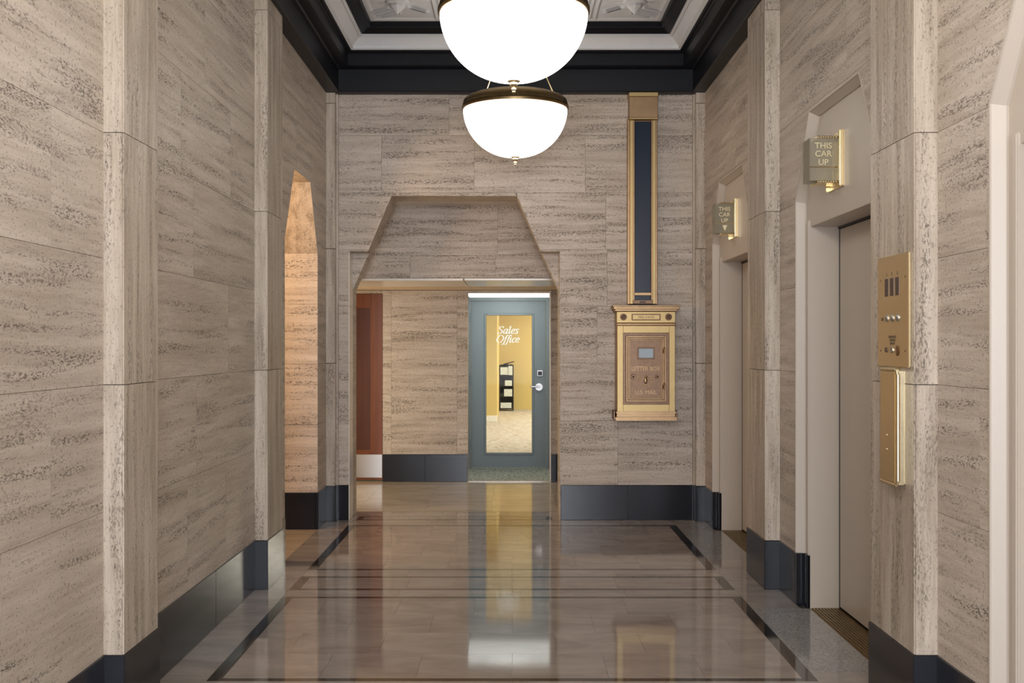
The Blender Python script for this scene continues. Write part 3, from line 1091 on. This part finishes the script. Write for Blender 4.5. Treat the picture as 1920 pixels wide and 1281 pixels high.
# office beyond
of = structure(B('wall_office_back', (-3.0, 3.0, 25.0, 25.1, 0, 2.8), M['yellow']))
structure(B('floor_office', (-3.0, 3.0, 13.1, 25.1, -0.08, 0.0), M['carpet_office']))
structure(B('ceiling_office', (-3.0, 3.0, 13.1, 25.1, 2.75, 2.85), M['white']))
ol = structure(B('wall_office_left', (-3.0, -0.284, 21.0, 25.0, 0, 2.8), M['yellow']))
B('baseboard', (-3.0, -0.28, 20.985, 21.0, 0, 0.12), M['white'], ol, bev=0.003)
structure(B('wall_office_right', (3.0, 3.1, 13.1, 25.1, 0, 2.8), M['yellow']))
structure(B('wall_office_side', (-3.1, -3.0, 13.1, 25.1, 0, 2.8), M['yellow']))
on = structure(B('wall_office_near', (-3.0, -0.60, 13.05, 13.12, 0, 2.8), M['yellow']))
B('wall_piece', (0.53, 3.0, 13.05, 13.12, 0, 2.8), M['yellow'], on)
B('wall_piece', (-0.60, 0.53, 13.05, 13.12, 2.09, 2.8), M['yellow'], on)

# brochure rack
rk = thing('brochure_rack', (-0.07, 24.6, 0), 'black brochure rack seen through the glazed sales office door', 'rack')
RX0, RX1 = -0.28, 0.05
for x in (RX0, RX1 - 0.025):
    B('side_panel', (x, x + 0.025, 24.45, 24.8, 0.0, 1.05), M['black'], rk, bev=0.003)
B('back_panel', (RX0 + 0.025, RX1 - 0.025, 24.76, 24.78, 0.02, 1.06), M['black'], rk)
for z in (0.05, 0.32, 0.56, 0.80):
    bm = bmesh.new()
    box(bm, RX0 + 0.025, RX1 - 0.025, 24.47, 24.76, z, z + 0.015)
    box(bm, RX0 + 0.025, RX1 - 0.025, 24.455, 24.47, z, z + 0.09)
    mk('shelf', bm, M['black'], rk)
bm = bmesh.new()
tube(bm, (-0.13, 24.6, 1.05), (-0.13, 24.6, 1.085), 0.05)
tube(bm, (-0.13, 24.6, 1.08), (0.06, 24.55, 1.13), 0.012)
mk('top_clip', bm, M['black'], rk)
papers = [(-0.255, -0.085, 0.83, 1.0, 'pale leaflet at the upper left of the black rack'),
          (-0.075, 0.022, 0.82, 1.03, 'tall pale leaflet at the upper right of the black rack'),
          (-0.15, 0.01, 0.575, 0.70, 'pale leaflet on the middle shelf of the black rack'),
          (-0.17, 0.015, 0.335, 0.50, 'white square leaflet on the lower shelf of the black rack'),
          (-0.25, 0.0, 0.065, 0.19, 'pale leaflet lying low on the bottom shelf of the black rack')]
for x0, x1, z0, z1, lab in papers:
    tag(B('leaflet', (x0, x1, 24.448, 24.453, z0, z1), M['paper']), lab, 'leaflet', 'leaflets in the brochure rack')


# ------------------------------------------------------------------ elevator entrances (right wall)
PX = 1.71
for n, c in enumerate(EC):
    d = structure(thing('door_%d' % (n + 1), (1.72, c, 0)))
    O2 = [(c - 0.60, 0.0), (c + 0.60, 0.0), (c + 0.60, 2.18), (c - 0.60, 2.18)]
    hx = [(c - 0.715, 0.0), (c + 0.715, 0.0), (c + 0.715, 2.336), (c + 0.43, 2.81), (c - 0.43, 2.81), (c - 0.715, 2.336)]
    bm = bmesh.new()
    for p in subtract([hx], [(c - 0.60, -1), (c + 0.60, -1), (c + 0.60, 2.18), (c - 0.60, 2.18)]):
        prism(bm, p, -0.075, -0.055, F_right)
    mk('frame_panel', bm, M['cream'], d)
    # bead and sloping reveal round the stone opening
    ch = [(c + 0.705, 0.0), (c + 0.705, 2.334), (c + 0.425, 2.80), (c - 0.425, 2.80), (c - 0.705, 2.334), (c - 0.705, 0.0)]
    ci = [(c + 0.680, 0.0), (c + 0.680, 2.322), (c + 0.412, 2.768), (c - 0.412, 2.768), (c - 0.680, 2.322), (c - 0.680, 0.0)]
    cb = [(c + 0.697, 0.0), (c + 0.697, 2.332), (c + 0.421, 2.792), (c - 0.421, 2.792), (c - 0.697, 2.332), (c - 0.697, 0.0)]
    bm = bmesh.new()
    loops = []
    for poly, w_ in ((ch, -0.03), (ch, 0.004), (cb, 0.004), (cb, -0.002), (ci, -0.045), (ci, -0.056)):
        loops.append([bm.verts.new(F_right(u, v, w_)) for u, v in poly])
    for a_, b_ in zip(loops, loops[1:]):
        for i in range(5):
            bm.faces.new([a_[i], a_[i + 1], b_[i + 1], b_[i]])
    mk('outer_moulding', bm, M['cream'], d)
    # inner moulding round the door opening
    bm = bmesh.new()
    for q in ((c + 0.60, c + 0.635, 0.30, 2.215), (c - 0.635, c - 0.60, 0.30, 2.215)):
        box(bm, PX - 0.018, PX, q[0], q[1], q[2], q[3], bev=0.005, seg=2)
    mk('inner_moulding', bm, M['cream'], d)
    bm = bmesh.new()
    for u in (0.60, -0.60):
        a_, b_ = sorted((c + u - math.copysign(0.002, u), c + u + math.copysign(0.02, u)))
        box(bm, PX - 0.006, 1.868, a_, b_, 0.0, 2.18)
    mk('jamb', bm, M['cream'], d)
    B('door_soffit', (PX - 0.004, 1.868, c - 0.60, c + 0.60, 2.177, 2.20), M['cream'], d)
    B('head_return', (1.862, 1.88, c - 0.62, c + 0.62, 2.165, 2.2), M['black'], d)
    B('shaft_lining', (1.90, 1.92, c - 0.62, c + 0.62, 0.0, 2.2), M['black'], d)
    # side-opening leaf with a dark running gap
    B('door_leaf', (1.868, 1.895, c - 0.60, c + 0.580, 0.012, 2.163), M['leaf'], d, bev=0.003)
    B('running_gap', (1.8685, 1.895, c + 0.581, c + 0.60, 0.0, 2.165), M['black'], d)
    bm = bmesh.new()
    box(bm, 1.70, 1.885, c - 0.60, c + 0.60, -0.012, 0.0)
    for k in range(9):
        x = 1.712 + k * 0.018
        box(bm, x, x + 0.010, c - 0.595, c + 0.595, 0.0, 0.004)
    mk('door_sill', bm, M['brass_dk'], d)

# ------------------------------------------------------------------ car lanterns
def lantern(c, label, arrow):
    t = thing('car_lantern', (PX, c + 0.10, 2.36), label, 'lantern', 'illuminated car signs over the elevator doors')
    zc = 2.465
    y0, y1 = c - 0.02, c + 0.235
    B('back_plate', (PX - 0.014, PX, y0, y1, zc - 0.146, zc + 0.146), M['brass'], t, bev=0.003)
    for e0 in (y0, y1 - 0.030):
        bm = bmesh.new()
        box(bm, PX - 0.030, PX - 0.014, e0, e0 + 0.030, zc - 0.146, zc + 0.146, bev=0.005, seg=2)
        mk('plate_edge', bm, M['brass_lt'], t, smooth=True)
    gy0, gy1 = c + 0.045, c + 0.17
    for yy in (gy0, gy1):
        B('glass_face', (1.548, PX - 0.014, yy - 0.003, yy + 0.003, zc - 0.11, zc + 0.11), M['lantern_glass'], t)
    B('glass_front', (1.545, 1.549, gy0, gy1, zc - 0.11, zc + 0.11), M['lantern_glass'], t)
    B('core_plate', (1.60, PX - 0.014, gy0 + 0.05, gy0 + 0.056, zc - 0.10, zc + 0.10), M['brass'], t)
    B('divider_bar', (1.546, PX - 0.014, gy0 - 0.005, gy0 - 0.003, zc - 0.042, zc - 0.037), M['brass_dk'], t)
    for z in (zc + 0.116, zc - 0.116):
        rail = B('bead_rail', (1.585, PX - 0.014, gy0, gy1, z - 0.005, z + 0.005), M['brass'], t)
        me = None
        for k in range(9):
            if me is None:
                bm = bmesh.new()
                ball(bm, (0, 0, 0), 0.0068, 8)
                me = bpy.data.meshes.new('bead')
                bm.to_mesh(me); bm.free()
                me.materials.append(M['brass_lt'])
            o = bpy.data.objects.new('bead', me)
            o.location = Vector((1.590 + k * 0.0132, gy0 - 0.004, z)) - wloc(rail)
            link(o, rail)
    for s, z, sz in (('THIS', 0.064, 0.044), ('CAR', 0.022, 0.044), ('UP', -0.022, 0.044)):
        text('lettering', s, sz, (1.615, gy0 - 0.006, zc + z - 0.008), ROT_CAM, M['pale'], t, 0.0015, 1.0)
    if arrow:
        bm = bmesh.new()
        prism(bm, [(1.600, zc - 0.052), (1.636, zc - 0.052), (1.618, zc - 0.096)], 0, 0.003, lambda u, v, w_: (u, gy0 - 0.004 - w_, v))
        mk('arrow', bm, M['pale'], t)
    return t


lantern(EC[0], 'brass and glass THIS CAR UP sign with a triangle, over the farther elevator', True)
lantern(EC[1], 'larger-looking brass and glass THIS CAR UP sign without triangle, over the nearer elevator', False)

# ------------------------------------------------------------------ call panel and brass box on the right pilaster
cp_ = thing('call_panel', (1.56, 4.34, 1.413), 'tall satin brass elevator call panel with three dark slots and round buttons', 'panel')
PY0, PY1 = 4.165, 4.515
fx = 1.55
B('face_plate', (fx, 1.56, PY0, PY1, 1.413, 1.868), M['brass'], cp_, bev=0.003)
for k, (yy, num) in enumerate(((4.405, '1'), (4.345, '2'), (4.285, '3'))):
    B('display_slot', (fx - 0.002, fx + 0.002, yy - 0.020, yy + 0.020, 1.702, 1.775), M['slot'], cp_, bev=0.0008)
    text('numeral', num, 0.020, (fx - 0.001, yy, 1.785), ROT_RW, M['ink'], cp_, 0.0004)
    bm = bmesh.new()
    m = Matrix.Translation((fx - 0.001, yy - 0.005, 1.612)) @ Matrix.Rotation(R(90), 4, 'Y')
    bmesh.ops.create_cone(bm, cap_ends=True, segments=20, radius1=0.0155, radius2=0.0155, depth=0.004, matrix=m)
    ball(bm, (fx - 0.003, yy - 0.005, 1.612), 0.0125, 14, (0.4, 1, 1))
    mk('round_button', bm, M['steel'], cp_, smooth=True)
bm = bmesh.new()
m = Matrix.Translation((fx - 0.001, 4.455, 1.610)) @ Matrix.Rotation(R(90), 4, 'Y')
bmesh.ops.create_cone(bm, cap_ends=True, segments=14, radius1=0.007, radius2=0.007, depth=0.004, matrix=m)
mk('indicator', bm, M['slot'], cp_)
for i, s in enumerate(('EMERGENCY', 'FIREMAN', 'SERVICE')):
    text('caption', s, 0.0150, (fx - 0.001, 4.340, 1.530 - i * 0.0135), ROT_RW, M['ink'], cp_, 0.0003)
for yy, r_, mt in ((4.41, 0.011, 'slot'), (4.345, 0.014, 'steel')):
    bm = bmesh.new()
    m = Matrix.Translation((fx - 0.001, yy, 1.482)) @ Matrix.Rotation(R(90), 4, 'Y')
    bmesh.ops.create_cone(bm, cap_ends=True, segments=18, radius1=r_, radius2=r_, depth=0.005, matrix=m)
    mk('key_switch' if mt == 'slot' else 'round_button', bm, M[mt], cp_, smooth=True)
bm = bmesh.new()
ball(bm, (fx - 0.001, 4.283, 1.480), 0.020, 16, (0.18, 1, 1.15))
mk('oval_badge', bm, M['bronze'], cp_, smooth=True)
for yy in (4.20, 4.475):
    for zz in (1.478, 1.772):
        bm = bmesh.new()
        ball(bm, (fx, yy, zz), 0.0045, 8, (0.5, 1, 1))
        mk('screw', bm, M['brass_dk'], cp_)

bx = thing('brass_wall_box', (1.56, 4.31, 0.945), 'slim upright brass box with rounded bright edge under the call panel', 'box')
BY0, BY1, BZ0, BZ1 = 4.215, 4.40, 0.945, 1.403
bm = bmesh.new()
box(bm, 1.520, 1.56, BY0 + 0.012, BY1, BZ0 + 0.006, BZ1 - 0.006)
es = [e for e in bm.edges if all(abs(v.co.x - 1.520) < 1e-5 for v in e.verts)]
bmesh.ops.bevel(bm, geom=es, offset=0.004, segments=2, affect='EDGES')
mk('body', bm, M['brass'], bx, smooth=True)
bm = bmesh.new()
pth = [(1.527, BY1, BZ1), (1.527, BY0 + 0.02, BZ1), (1.527, BY0 + 0.006, BZ1 - 0.006), (1.527, BY0, BZ1 - 0.02), (1.527, BY0, BZ0 + 0.02), (1.527, BY0 + 0.006, BZ0 + 0.006), (1.527, BY0 + 0.02, BZ0), (1.527, BY1, BZ0)]
for p, q in zip(pth, pth[1:]):
    tube(bm, p, q, 0.009, 12)
    ball(bm, q, 0.009, 12)
box(bm, 1.528, 1.548, BY0 - 0.006, BY0 + 0.02, BZ0 + 0.004, BZ1 - 0.004)
mk('rim', bm, M['brass_lt'], bx, smooth=True)
for zz in (1.08, 1.137):
    bm = bmesh.new()
    ball(bm, (1.519, 4.315, zz), 0.0055, 10, (0.7, 1, 1))
    mk('screw', bm, M['brass_lt'], bx)

# ------------------------------------------------------------------ mail chute and letter box (back wall)
mc = thing('mail_chute', (1.13, 9.17, 1.85), 'tall bronze mail chute with dark glass front running up to the ceiling beam', 'mail chute')
CX = 1.118
YF = 9.06       # front plane
def cbox(name, x0, x1, z0, z1, mat, y0=YF, y1=9.168, par=mc, bev=0.003):
    return B(name, (CX + x0, CX + x1, y0, y1, z0, z1), mat, par, bev=bev)


ZT, ZB = 3.65, 1.853
cbox('side_rail', -0.128, -0.108, ZB, 3.44, M['bronze'], 9.11)
cbox('side_rail', 0.108, 0.128, ZB, 3.44, M['bronze'], 9.11)
cbox('front_rail', -0.110, -0.074, ZB, 3.42, M['gold'], 9.085)
cbox('front_rail', 0.074, 0.110, ZB, 3.42, M['gold'], 9.085)
cbox('inner_rail', -0.084, -0.070, ZB, 3.42, M['bronze'], 9.072)
cbox('inner_rail', 0.070, 0.084, ZB, 3.42, M['bronze'], 9.072)
cbox('glass_front', -0.070, 0.070, 1.885, 3.41, M['navy'], 9.095, 9.10)
cbox('back_channel', -0.108, 0.108, ZB, 3.44, M['bronze_dk'], 9.12, 9.168)
cbox('cross_bar', -0.072, 0.072, 1.925, 1.952, M['bronze'], 9.078, 9.10)
cbox('bottom_plate', -0.086, 0.086, ZB, 1.888, M['bronze_dk'], 9.068)
cbox('name_tag', -0.028, 0.022, 1.862, 1.878, M['slot'], 9.064, 9.07, bev=0.001)
cbox('head_box', -0.118, 0.126, 3.43, 3.655, M['bronze'], 9.068)
cbox('head_cornice', -0.124, 0.132, 3.612, 3.655, M['gold'], 9.055, 9.168, bev=0.006)
cbox('head_lip', -0.122, 0.130, 3.42, 3.44, M['gold'], 9.060, 9.168, bev=0.005)

lb = thing('letter_box', (CX, 9.17, 0.86), 'bronze and gold letter box with cast door and small window below the mail chute', 'letter box')
LX = 1.132


def lbox(name, x0, x1, z0, z1, mat, y0, y1=9.168, bev=0.003, par=None):
    return B(name, (LX + x0, LX + x1, y0, y1, z0, z1), mat, par or lb, bev=bev)


# body shell
lbox('body', -0.245, 0.245, 0.94, 1.79, M['bronze'], 8.985)
# cornice stack
bm = bmesh.new()
for hw, yf, z0, z1 in ((0.262, 8.955, 1.788, 1.806), (0.275, 8.938, 1.804, 1.826), (0.283, 8.928, 1.824, 1.838)):
    box(bm, LX - hw, LX + hw, yf, 9.168, z0, z1, bev=0.003)
mk('cornice', bm, M['bronze'], lb)
# frieze
fr_ = lbox('frieze', -0.247, 0.247, 1.690, 1.786, M['gold'], 8.972)
lbox('frieze_moulding', -0.249, 0.249, 1.668, 1.690, M['bronze'], 8.966, bev=0.006)
for s in (-1, 1):
    bm = bmesh.new()
    m = Matrix.Translation((LX + s * 0.190, 8.970, 1.740)) @ Matrix.Rotation(R(90), 4, 'X')
    bmesh.ops.create_cone(bm, cap_ends=True, segments=28, radius1=0.030, radius2=0.027, depth=0.008, matrix=m)
    for k in range(8):
        a = k * PI / 4
        ball(bm, (LX + s * 0.190 + 0.017 * math.cos(a), 8.965, 1.740 + 0.017 * math.sin(a)), 0.007, 8, (1, 0.6, 1))
    ball(bm, (LX + s * 0.190, 8.965, 1.740), 0.009, 10, (1, 0.7, 1))
    mk('rosette', bm, M['bronze_dk'], lb, smooth=True)
np_ = lbox('name_plate', -0.122, 0.122, 1.712, 1.766, M['bronze_dk'], 8.966, 8.975)
lbox('plate_field', -0.112, 0.112, 1.720, 1.758, M['gold'], 8.963, 8.967, bev=0.001)
text('lettering', 'MAIL CHUTE', 0.026, (LX, 8.962, 1.730), ROT_CAM, M['ink'], lb, 0.0005, 0.9)
# gold frame
bm = bmesh.new()
for q in ((-0.243, -0.194, 0.945, 1.664), (0.194, 0.243, 0.945, 1.664), (-0.194, 0.194, 0.945, 1.005), (-0.194, 0.194, 1.606, 1.664)):
    box(bm, LX + q[0], LX + q[1], 8.965, 8.99, q[2], q[3], bev=0.002)
mk('gold_frame', bm, M['gold'], lb)
# dentil band between frame and door
dt = lbox('dentil_bed', -0.194, 0.194, 1.005, 1.606, M['bronze_dk'], 8.978, 8.99, bev=0)
bm = bmesh.new()
z = 1.016
while z < 1.60:
    for s in (-1, 1):
        box(bm, LX + s * 0.184 - 0.006, LX + s * 0.184 + 0.006, 8.970, 8.98, z, z + 0.008)
    z += 0.016
x = -0.18
while x < 0.18:
    for zz in (1.008, 1.592):
        box(bm, LX + x, LX + x + 0.008, 8.970, 8.98, zz, zz + 0.012)
    x += 0.016
o = mk('dentils', bm, M['bronze_dk'], lb)
# cast door with stepped moulding
dr = lbox('cast_door', -0.172, 0.168, 1.026, 1.582, M['bronze_dk'], 8.972, 8.99)
bm = bmesh.new()
for i, (o_, w_, yf) in enumerate(((0.0, 0.012, 8.955), (0.018, 0.010, 8.962), (0.032, 0.008, 8.966))):
    X0, X1, Z0, Z1 = LX - 0.170 + o_, LX + 0.166 - o_, 1.028 + o_, 1.580 - o_
    for q in ((X0, X0 + w_, Z0, Z1), (X1 - w_, X1, Z0, Z1), (X0 + w_, X1 - w_, Z0, Z0 + w_), (X0 + w_, X1 - w_, Z1 - w_, Z1)):
        box(bm, q[0], q[1], yf, 8.975, q[2], q[3], bev=0.002)
mk('door_moulding', bm, M['bronze'], lb)
bm = bmesh.new()
for q in ((-0.073, -0.062, 1.385, 1.485), (0.060, 0.071, 1.385, 1.485), (-0.062, 0.060, 1.385, 1.396), (-0.062, 0.060, 1.474, 1.485)):
    box(bm, LX + q[0], LX + q[1], 8.960, 8.975, q[2], q[3], bev=0.002)
mk('window_frame', bm, M['bronze_dk'], lb)
lbox('schedule_card', -0.062, 0.060, 1.396, 1.474, M['card'], 8.968, 8.972, bev=0)
lbox('window_glass', -0.062, 0.060, 1.396, 1.474, M['glass'], 8.963, 8.965, bev=0)
text('raised_lettering', 'LETTER BOX', 0.052, (LX - 0.002, 8.971, 1.288), ROT_CAM, M['bronze'], lb, 0.003, 0.83)
text('raised_lettering', 'U.S. MAIL', 0.050, (LX - 0.002, 8.971, 1.090), ROT_CAM, M['bronze'], lb, 0.003, 0.9)
# cast eagle with spread wings above crossed twigs
bm = bmesh.new()
ex, ez, ey = LX - 0.004, 1.205, 8.968
ball(bm, (ex, ey, ez), 0.020, 10, (0.8, 0.4, 1.5))
ball(bm, (ex + 0.004, ey - 0.003, ez + 0.036), 0.010, 8, (1.1, 0.6, 1))
ball(bm, (ex + 0.014, ey - 0.003, ez + 0.034), 0.004, 6, (1.6, 0.6, 0.7))
for s in (-1, 1):
    for k in range(5):
        a = R(70 - 24 * k)
        p = Vector((ex + s * (0.014 + 0.024 * math.cos(a)), ey - 0.001, ez + 0.010 + 0.024 * math.sin(a) * 0.9))
        q = Vector((ex + s * (0.024 + 0.036 * math.cos(a) + 0.008), ey - 0.001, ez + 0.006 + 0.040 * math.sin(a)))
        tube(bm, p, q, 0.0042, 6)
    tube(bm, (ex, ey, ez - 0.03), (ex + s * 0.026, ey, ez - 0.052), 0.004, 6)
mk('cast_eagle', bm, M['bronze'], lb, smooth=True)
for x_, r_ in ((-0.108, 0.024), (0.094, 0.020)):
    bm = bmesh.new()
    m = Matrix.Translation((LX + x_, 8.968, 1.236)) @ Matrix.Rotation(R(90), 4, 'X')
    bmesh.ops.create_cone(bm, cap_ends=True, segments=20, radius1=r_, radius2=r_ * 0.85, depth=0.012, matrix=m)
    ball(bm, (LX + x_, 8.961, 1.236), 0.009, 8)
    mk('lock_boss', bm, M['bronze_dk'], lb, smooth=True)
for zz in (1.452, 1.152):
    bm = bmesh.new()
    tube(bm, (LX + 0.152, 8.958, zz - 0.022), (LX + 0.152, 8.958, zz + 0.022), 0.008, 10)
    ball(bm, (LX + 0.152, 8.958, zz + 0.026), 0.010, 8)
    box(bm, LX + 0.14, LX + 0.165, 8.962, 8.975, zz - 0.016, zz + 0.016)
    mk('hinge', bm, M['bronze'], lb, smooth=True)
# base ledge
bm = bmesh.new()
for hw, yf, z0, z1 in ((0.252, 8.960, 0.926, 0.946), (0.246, 8.972, 0.898, 0.926), (0.258, 8.950, 0.868, 0.900)):
    box(bm, LX - hw, LX + hw, yf, 9.168, z0, z1, bev=0.005, seg=2)
mk('base_ledge', bm, M['bronze'], lb)
for s in (-1, 1):
    B('wall_bracket', (LX + s * 0.262 - 0.008, LX + s * 0.262 + 0.008, 9.02, 9.168, 0.87, 0.95), M['bronze_dk'], lb, bev=0.004)


# ------------------------------------------------------------------ pendant bowls
def pendant(x, y, zr, label, canopy=4.168):
    t = thing('pendant_light', (x, y, zr), label, 'pendant light', 'opal glass bowl pendants in a row along the hall')
    Rr = 0.388
    prof = []
    n = 22
    for i in range(n + 1):
        a = (PI / 2) * i / n
        r = Rr * math.cos(a) ** 0.92 if i < n else 0.0
        prof.append((r, -0.352 * math.sin(a) ** 1.06 if i else 0.0))
    bm = bmesh.new()
    inner = [(max(r - 0.006, 0.0), min(z + 0.006, 0.0)) for r, z in prof]
    lathe(bm, x, y, zr, [(Rr, 0.02)] + prof, 72)
    mk('glass_bowl', bm, M['bowl'], t, origin=(x, y, zr), smooth=True)
    bm = bmesh.new()
    lathe(bm, x, y, zr, [(Rr - 0.012, 0.004), (Rr - 0.004, -0.006), (Rr + 0.006, -0.004), (Rr + 0.010, 0.006), (Rr + 0.010, 0.022), (Rr + 0.004, 0.032),
                         (Rr + 0.002, 0.045), (Rr - 0.004, 0.066), (Rr - 0.022, 0.082), (Rr - 0.050, 0.094), (Rr - 0.062, 0.100), (Rr - 0.070, 0.096),
                         (Rr - 0.060, 0.088), (Rr - 0.020, 0.060), (Rr - 0.012, 0.004)], 72)
    mk('brass_band', bm, M['brass_dk'], t, origin=(x, y, zr), smooth=True)
    bm = bmesh.new()
    zb = -0.352
    lathe(bm, x, y, zr, [(0.0, zb + 0.02), (0.033, zb + 0.014), (0.036, zb + 0.004), (0.032, zb - 0.002), (0.020, zb - 0.006), (0.021, zb - 0.018), (0.014, zb - 0.026),
                         (0.008, zb - 0.030), (0.013, zb - 0.038), (0.014, zb - 0.044), (0.008, zb - 0.050), (0.010, zb - 0.056), (0.0, zb - 0.066)], 24)
    mk('finial', bm, M['brass'], t, smooth=True)
    top = zr + 0.70
    for an in (5, 145, 265):
        a = R(an)
        px, py = x + 0.298 * math.cos(a), y + 0.298 * math.sin(a)
        bm = bmesh.new()
        tube(bm, (px, py, zr + 0.112), (x + 0.03 * math.cos(a), y + 0.03 * math.sin(a), top), 0.0045, 8)
        rod = mk('hanging_rod', bm, M['brass'], t, smooth=True)
        bm = bmesh.new()
        ball(bm, (px, py, zr + 0.108), 0.011, 10)
        mk('rod_end', bm, M['brass_lt'], rod, smooth=True)
    bm = bmesh.new()
    lathe(bm, x, y, 0, [(0.0, top - 0.03), (0.038, top - 0.02), (0.04, top + 0.02), (0.012, top + 0.035), (0.012, canopy - 0.05), (0.07, canopy - 0.03), (0.075, canopy), (0.0, canopy)], 24)
    mk('stem_and_canopy', bm, M['brass'], t, smooth=True)
    return t


pendant(0.028, 7.95, 3.255, 'farther, smaller-looking white glass bowl pendant with aged brass band')
pendant(0.012, 5.59, 3.236, 'nearer white glass bowl pendant cut off by the top of the photo')
